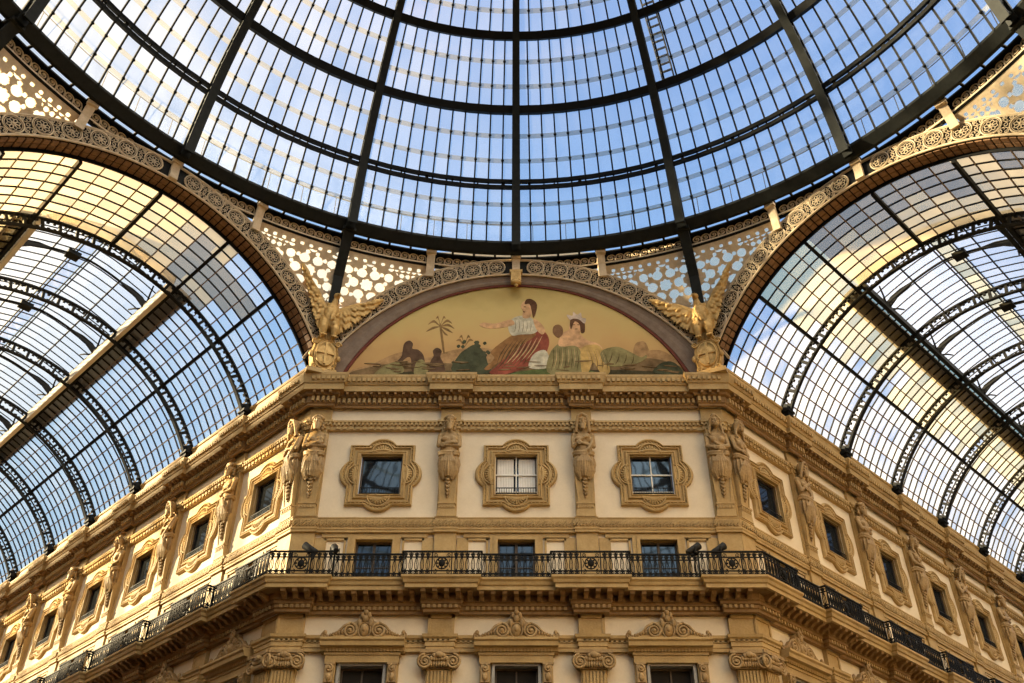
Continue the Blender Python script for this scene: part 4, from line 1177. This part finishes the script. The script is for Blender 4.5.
for row in range(1, 7):
    m = MB(); t = R(TROW[row])
    if row == 1:
        hoop(m, t-R(.45), -.22, -.02, .17); hoop(m, t+R(.45), -.22, -.02, .17)
        for i in range(16*6): a = 2*pi*(i+.5)/96; m.beam(sp(t-R(.45), a, -.12), sp(t+R(.45), a, -.12), .07 if i % 3 else .16, .1, sp(t, a)-Vector((0,0,ZS)))
    else: hoop(m, t, -.30, .02, .40 if row < 4 else .3)
    m.build('hoop', 'iron', DOME)
m = MB(); n = 128
def revolve(mb, prof, n=128, mi=0, smooth=False):
    rows = [[(-r*sin(2*pi*i/n), r*cos(2*pi*i/n), z) for r, z in prof] for i in range(n)]; rows.append(rows[0]); mb.rings(rows, mi, smooth, closed=False)
revolve(m, [(19.80, 32.95), (19.78, 32.80), (20.12, 32.47), (20.28, 32.47), (20.30, 32.95), (19.80, 32.95)]); m.build('ring_beam', 'iron_grey', DOME)
m = MB(); revolve(m, [(20.60, 32.66), (20.60, 32.58), (20.84, 32.58), (20.84, 31.86), (20.88, 31.86), (20.88, 32.66), (20.60, 32.66)]); m.build('gutter_soffit', 'iron', DOME)
for w_, sel in ((.10, (1, 2, 3)), (.5, (0,))):
    m = MB(); m.beam((0, 20.26, 32.62), (0, 20.64, 32.62), w_, .1); SB = m.mesh('slit_bracket', 'iron')
    for i in range(-25, 26):
        if i % 4 in sel: put('slit_bracket', SB, DOME, (0, 0, 0), 2*pi*i/128)
m = MB()
m.rings([[(-r*sin(R(10.2+24.6*i/24)), r*cos(R(10.2+24.6*i/24)), z) for i in range(25)] for r, z in ((20.74, 31.99), (20.68, 31.93), (20.74, 31.87), (20.84, 31.87), (20.84, 31.99))], 0, False, closed=False)
FB = m.mesh('frieze_base_moulding', 'iron')
for k in range(8): put('frieze_base_moulding', FB, DOME, (0, 0, 0), R(45*k))
m = MB(); cy = lambda x, z, r=20.77: (-r*sin(x/r), r*cos(x/r), z); ln = R(11.25)*20.68
nsp = 9; pit = (ln-.46)/nsp
for i in range(nsp):
    cx = .23 + (i+.5)*pit; pts = []
    for q in range(30):
        f = q/29; a = pi*1.1 - f*2*pi*1.5; r = .215*(1-f)+.05*f
        pts.append(cy(cx + r*cos(a), 32.30 + r*sin(a)))
    tail = [cy(cx-.215, 32.06), cy(cx-.215, 32.18)]
    m.tube(tail + pts, [.034]*2 + [.034-.006*q/29 for q in range(30)], 5)
    m.ball(cy(cx, 32.30), .045, 6, 4)
m.rings([[cy(.1+(ln-.2)*i/12, z, r) for i in range(13)] for z, r in ((32.0, 20.80), (32.0, 20.74), (32.09, 20.74), (32.09, 20.80))], 0, False, closed=False)
SF = m.mesh('scroll_frieze', 'tan_iron')
for k in range(-7, 7): put('scroll_frieze', SF, DOME, (0, 0, 0), R(11.25*k))
m = MB(); m.beam((0, 20.05, 32.6), (0, 21.3, 30.6), .46, .16, (0, -1, .5)); m.beam((0, 21.3, 30.6), (0, 22.05, 27.3), .44, .2, (0, -1, .2)); m.box(-.3, .3, 19.95, 20.4, 32.4, 32.6)
ST = m.mesh('strut', 'iron_grey')
for k in range(8): put('strut', ST, DOME, (0, 0, 0), R(22.5+45*k))
m = MB(); revolve(m, [(6.0, 48.3), (6.0, 49.3), (5.7, 49.3), (5.7, 48.3)], 48); m.build('crown_ring', 'iron', DOME)
m = MB()
for i in range(24): a0, a1 = 2*pi*i/24, 2*pi*(i+1)/24; m.add([(-5.8*sin(a0), 5.8*cos(a0), 49.3), (-5.8*sin(a1), 5.8*cos(a1), 49.3), (0, 0, 50.6)], [(0, 1, 2)], 0, False, (i, 0))
m.build('crown_glass', 'dome_glass', DOME)
# handrail and ladder outside the glass
hr = thing('walkway_handrail', 'thin wire handrail on posts outside the lowest row of dome glass', 'handrail', C0)
m = MB(); m.tube([(-20.35*sin(2*pi*i/128), 20.35*cos(2*pi*i/128), 34.55) for i in range(128)], .022, 4, closed=True); m.build('rail_wire', 'iron', hr)
POST = MB(); POST.tube([(0, 20.35, 33.2), (0, 20.35, 34.55)], .022, 4); POST = POST.mesh('post', 'iron')
for k in range(-20, 20): put('post', POST, hr, (0, 0, 0), R(4.5*k+2.2))
ld = thing('roof_ladder', 'dark maintenance ladder lying on the outside of the dome glass, right of a main rib', 'ladder', C0)
m = MB(); az = -R(25.1); tt = [R(31.4)+R(13)*i/12 for i in range(13)]
for o_ in (-.28, .28):
    m = MB(); m.tube([sp(t, az, .25) + Vector((o_*cos(az), o_*sin(az), 0)) for t in tt], .045, 5); m.build('side_rail', 'iron', ld)
for t in tt:
    m = MB(); m.tube([sp(t, az, .25)+Vector((o_*cos(az), o_*sin(az), 0)) for o_ in (-.28, .28)], .06, 5); m.build('rung', 'iron', ld)

# ================================================================== BARREL VAULTS OF THE ARMS
RV = 9.40
TR = [0.] + [5.1 + 5.25*k for k in range(9)]
PHI = [-64.5, -40, -20, 0, 20, 40, 64.5]
def vp(phi, y, dr=0.): r = RV+dr; return Vector((r*sin(phi), AP+y, ZC + r*cos(phi)))
def lz(x): return 32.15 - .85*(abs(x)/3.25)**1.5
def vault(k, label):
    t = thing('barrel_vault', label, 'roof', C0, R(45*k), 'glass roofs of the arms')
    far = -1 if k == 1 else 1          # side away from the visible wing wall
    for b in range(len(TR)-1):
        y0, y1 = TR[b] + (.58 if b == 0 else 0), TR[b+1]
        for s_ in range(6):
            if b > 0 and s_ in (2, 3): continue
            p0, p1 = R(PHI[s_]), R(PHI[s_+1])
            if k == -1: p0, p1 = -p1, -p0
            m = MB(); nc = 9 if b else 7; nr = 4 if s_ not in (0, 5) else 5
            ochre_bay = (b == 0 and s_ in (1, 2, 3))
            rnd = random.Random(s_*31+b*7+k)
            for i in range(nc):
                lim = rnd.choice((1, 1, 2, 2, 3))
                ya, yb = y0+(y1-y0)*i/nc, y0+(y1-y0)*(i+1)/nc
                for j in range(nr):
                    f0, f1 = p0+(p1-p0)*j/nr, p0+(p1-p0)*(j+1)/nr
                    mi = 2 if (ochre_bay or (k == 1 and b == 0 and s_ == 4 and j < lim)) else 0
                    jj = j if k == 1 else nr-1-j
                    if mi == 0 and ((k == -1 and s_ == 4 and rnd.random() < (.4, .9, 1, 1)[j]) or (k == 1 and s_ == 1 and rnd.random() < .75)): mi = 3  # yellow rows paint in the wall's reflection
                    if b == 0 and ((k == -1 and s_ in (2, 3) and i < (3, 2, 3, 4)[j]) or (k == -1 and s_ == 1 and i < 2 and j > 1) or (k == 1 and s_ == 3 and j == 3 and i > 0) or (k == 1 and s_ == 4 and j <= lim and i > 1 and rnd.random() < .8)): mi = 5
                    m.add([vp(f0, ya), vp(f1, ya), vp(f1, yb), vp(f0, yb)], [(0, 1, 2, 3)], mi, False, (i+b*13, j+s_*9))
            for i in range(nc+1):
                y = y0+(y1-y0)*i/nc
                for j in range(nr):
                    f0, f1 = p0+(p1-p0)*j/nr, p0+(p1-p0)*(j+1)/nr
                    m.beam(vp(f0, y, -.03), vp(f1, y, -.03), .042, .07, vp(f0, 0)-Vector((0, AP, ZC)), 1)
            for j in range(1, nr):
                f = p0+(p1-p0)*j/nr; m.beam(vp(f, y0, -.05), vp(f, y1, -.05), .055, .04, vp(f, 0)-Vector((0, AP, ZC)), 4)
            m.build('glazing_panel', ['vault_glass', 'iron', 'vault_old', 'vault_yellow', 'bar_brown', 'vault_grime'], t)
    for ph in (-40, -21.2, 21.2, 40):
        m = MB(); f = R(ph); m.beam(vp(f, .6, -.10), vp(f, TR[-1], -.10), .15, .20, vp(f, 0)-Vector((0, AP, ZC))); m.build('purlin', 'iron', t)
    m = MB(); m.beam(vp(0, .6, -.1), vp(0, TR[1], -.1), .16, .22, (0, 0, 1)); m.build('purlin', 'iron', t)
    # main ribs: open lattice girders
    m = MB(); pm = R(63.5); n = 44
    for d0, d1, w in ((-.62, -.54, .095), (-.10, -.02, .095)):
        m.rings([[vp(-pm+2*pm*i/n, -w-AP+AP, d0), vp(-pm+2*pm*i/n, w, d0), vp(-pm+2*pm*i/n, w, d1), vp(-pm+2*pm*i/n, -w, d1)] for i in range(n+1)], 0)
    np_ = 27
    for i in range(np_):
        f = -pm + 2*pm*(i+.5)/np_
        m.beam(vp(f, 0, -.58), vp(f, 0, -.06), .12, .13, (cos(f), 0, -sin(f)))
        for dd in (-1, 1):
            q = f + dd*R(1.5); m.beam(vp(q, 0, -.56), vp(q, 0, -.47), .12, .12, (cos(f), 0, -sin(f))); m.beam(vp(q, 0, -.22), vp(q, 0, -.12), .12, .12, (cos(f), 0, -sin(f)))
    for s_ in (-1, 1):
        f = s_*pm; c = vp(f, 0, -.35); m.box(c.x-.22, c.x+.22, AP-.2, AP+.2, c.z-.25, c.z+.25); m.ball((c.x, AP, c.z-.38), (.16, .16, .2), 8, 6); m.box(c.x-.3, c.x+.3, AP-.28, AP+.28, c.z-.08, c.z+.04)
    rb = m.mesh('lattice_rib', 'iron')
    for y in TR[1:]: put('lattice_rib', rb, t, (0, y, 0))
    # raised ridge lantern
    yA, yB = AP+TR[1], AP+TR[-1]
    for s_ in (-1, 1):
        x = 3.22*s_
        m = MB(); m.box(*sorted((x-.22*s_, x-.02*s_)), yA, yB, 30.40 if k == 1 else 30.72, 31.05); m.build('curb', 'curb' if k == 1 else 'iron_grey', t)
        m = MB(); rows = [[vp(s_*R(p_), y-AP, .22) for p_ in (20.6, 22, 24, 26)] for y in (yA, yB)]
        rows2 = [[vp(s_*R(p_), y-AP, .12) for p_ in (20.6, 22, 24, 26)] for y in (yA, yB)]
        for rr in (rows, rows2): m.rings(rr, 0, False, closed=False)
        m.build('walkway_boards', 'board', t)
        m = MB()
        for y in TR[1:]: 
            for q in range(9):
                yy = AP + y + 5.25*q/9
                if yy < yB: m.box(x-.02, x+.02, yy-.02, yy+.02, 31.0, 31.32)
        m.box(x-.04, x+.04, yA, yB, 31.26, 31.34); m.build('side_bars', 'iron', t)
        m = MB(); m.add([(x, yA, 31.0), (x, yB, 31.0), (x, yB, 31.3), (x, yA, 31.3)], [(0, 1, 2, 3)], 0, False, (0, 0)); m.build('side_glass', 'lantern_glass', t)
    xs = [-3.25, -2.5, -1.65, -.75, 0, .75, 1.65, 2.5, 3.25]
    for b in range(1, len(TR)-1):
        y0, y1 = AP+TR[b], AP+TR[b+1]; m = MB(); nc = 9
        for i in range(nc):
            ya, yb = y0+(y1-y0)*i/nc, y0+(y1-y0)*(i+1)/nc
            for j in range(8):
                x0, x1 = xs[j], xs[j+1]; clear = (j == 3 and far < 0) or (j == 4 and far > 0)
                m.add([(x0, ya, lz(x0)), (x1, ya, lz(x1)), (x1, yb, lz(x1)), (x0, yb, lz(x0))], [(0, 1, 2, 3)], 2 if clear else 0, False, (i+b*11, j))
            for j in range(8): m.beam((xs[j], ya, lz(xs[j])-.03), (xs[j+1], ya, lz(xs[j+1])-.03), .035, .05, (0, 0, 1), 1)
        for x in (-1.65, 1.65): m.beam((x, y0, lz(x)-.05), (x, y1, lz(x)-.05), .06, .08, (0, 0, 1), 1)
        for x in (0, far*.75): 
            m.beam((x-.07, y0, lz(x)-.06), (x-.07, y1, lz(x)-.06), .05, .1, (0, 0, 1), 1); m.beam((x+.07, y0, lz(x)-.06), (x+.07, y1, lz(x)-.06), .05, .1, (0, 0, 1), 1)
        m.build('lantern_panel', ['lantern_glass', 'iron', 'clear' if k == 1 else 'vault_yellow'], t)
    m = MB()
    m.tube([(x, 0, lz(x)-.14) for x in [-3.2+6.4*i/24 for i in range(25)]], .06, 5)
    for s_ in (-1, 1):
        m.tube([(s_*3.2, 0, 30.8), (s_*3.12, 0, 31.15), (s_*2.85, 0, 31.42), (s_*2.3, 0, 31.62), (s_*1.6, 0, lz(1.6)-.16)], .05, 5)
        m.prism([(s_*3.2, 30.62), (s_*3.2, lz(3.2)-.06), (s_*1.5, lz(1.5)-.12), (s_*2.0, 31.48), (s_*2.55, 31.26), (s_*2.95, 30.95)], -.05, .05)
        for q in (-1, 1):
            m.tube([(s_*3.12, 0, 30.75), (s_*3.02, q*.35, 31.02), (s_*2.9, q*.8, 31.22), (s_*2.8, q*1.25, 31.36)], [.06, .05, .045, .04], 5)
    m.box(far*.75-.3, far*.75+.3, -.25, .25, lz(.75)-.3, lz(.75)-.08)
    lb = m.mesh('lantern_bracket', 'iron')
    for b in range(1, len(TR)-1): put('lantern_bracket', lb, t, (0, AP+(TR[b]+TR[b+1])/2, 0))
    m = MB(); n = 16; y = AP+TR[1]
    top = [(-3.25+6.5*i/n, y, lz(-3.25+6.5*i/n)) for i in range(n+1)]; bot = [vp(R(-20+40*i/n), TR[1]) for i in range(n+1)]
    m.rings([bot, top], 0, False, closed=False); m.build('lantern_end_glass', 'vault_old', t)
    return t
vault(1, 'glass barrel vault of the left arm, bluer glass, pale curb along its raised ridge lantern')
vault(-1, 'glass barrel vault of the right arm, glowing yellow-white glass beside the shaded wing')

# ================================================================== SUN, SKY, CAMERA
SUN_EL, SUN_XY = 21., (-1.0, .03)
h = hypot(*SUN_XY); sd = Vector((SUN_XY[0]/h*cos(R(SUN_EL)), SUN_XY[1]/h*cos(R(SUN_EL)), sin(R(SUN_EL))))
sl = bpy.data.lights.new('sun', 'SUN'); sl.energy = 29.0; sl.angle = R(2.2); sl.color = (1., .78, .46)
so = bpy.data.objects.new('sun', sl); COL.objects.link(so); so.rotation_euler = sd.to_track_quat('Z', 'Y').to_euler()
w = bpy.data.worlds.new('sky'); sc.world = w; w.use_nodes = True; nt = w.node_tree
for n_ in list(nt.nodes): nt.nodes.remove(n_)
out = N(nt, 'ShaderNodeOutputWorld'); bg = N(nt, 'ShaderNodeBackground'); L(nt, bg.outputs[0], out.inputs[0])
tc = N(nt, 'ShaderNodeTexCoord'); nrm = N(nt, 'ShaderNodeVectorMath', operation='NORMALIZE'); L(nt, tc.outputs['Generated'], nrm.inputs[0])
sx = N(nt, 'ShaderNodeSeparateXYZ'); L(nt, nrm.outputs[0], sx.inputs[0])
def dotn(v):
    d = N(nt, 'ShaderNodeVectorMath', operation='DOT_PRODUCT'); d.inputs[1].default_value = v; L(nt, nrm.outputs[0], d.inputs[0]); return d.outputs['Value']
def mrange(src, a, b, c, d):
    q = N(nt, 'ShaderNodeMapRange', interpolation_type='SMOOTHSTEP'); q.inputs[1].default_value = a; q.inputs[2].default_value = b; q.inputs[3].default_value = c; q.inputs[4].default_value = d
    L(nt, src, q.inputs[0]); return q.outputs[0]
def mixc(f, a, b):
    q = N(nt, 'ShaderNodeMixRGB')
    if hasattr(f, 'node'): L(nt, f, q.inputs[0])
    else: q.inputs[0].default_value = f
    for i, c in ((1, a), (2, b)):
        if hasattr(c, 'node'): L(nt, c, q.inputs[i])
        else: q.inputs[i].default_value = (*c, 1)
    return q.outputs[0]
blue = mixc(mrange(sx.outputs['Z'], .3, 1.0, 0, 1), (.46, .83, 1.13), (.50, .66, 1.03))
side = mrange(sx.outputs['X'], -.75, .45, 1., 0.)
c0 = mixc(side, mixc(.55, blue, (.16, .40, .95)), blue)
glow = mrange(dotn(tuple(sd)), .42, 1., 0., 1.)
c1 = mixc(glow, c0, (1.1, 1.02, .9))
ns = N(nt, 'ShaderNodeTexNoise', i_Scale=2.6, i_Detail=7., i_Roughness=.6); L(nt, nrm.outputs[0], ns.inputs['Vector'])
cl = mrange(ns.outputs["Fac"], .50, .78, 0, .45)
c2 = mixc(cl, c1, (1.0, 1.0, 1.08))
# added bright sky patch, behind and right of the viewer, to fill the facade
back = mrange(dotn(Vector((.32, -.42, .85)).normalized()), .62, .94, 0., 1.)
c3 = mixc(back, c2, (7.6, 6.6, 5.2))
grd = mrange(sx.outputs['Z'], -.05, .0, 0, 1)
c4 = mixc(grd, (.05, .042, .03), c3)
L(nt, c4, bg.inputs[0]); bg.inputs[1].default_value = .80

f, p, yaw, roll, x0 = 956.4, .654, -.0034, .0023, -.067
F = Vector((sin(yaw)*cos(p), cos(yaw)*cos(p), sin(p))); Rr = Vector((cos(yaw), -sin(yaw), 0)); U = Rr.cross(F)
R2 = Rr*cos(roll) + U*sin(roll); U2 = U*cos(roll) - Rr*sin(roll)
cam = bpy.data.cameras.new('camera'); cam.sensor_width = 36.; cam.lens = f/1024*36.; cam.clip_end = 500
co = bpy.data.objects.new('camera', cam); COL.objects.link(co)
mw = Matrix((R2, U2, -F)).transposed().to_4x4(); mw.translation = Vector((x0, 0, 1.6)); co.matrix_world = mw
sc.camera = co
sc.view_settings.view_transform = 'Standard'; sc.view_settings.look = 'None'; sc.view_settings.gamma = 1.
sc.view_settings.use_curve_mapping = False; sc.view_settings.exposure = 0.10
sc.cycles.transparent_max_bounces = 32; sc.cycles.max_bounces = 8; sc.cycles.diffuse_bounces = 5; sc.cycles.sample_clamp_indirect = 6.
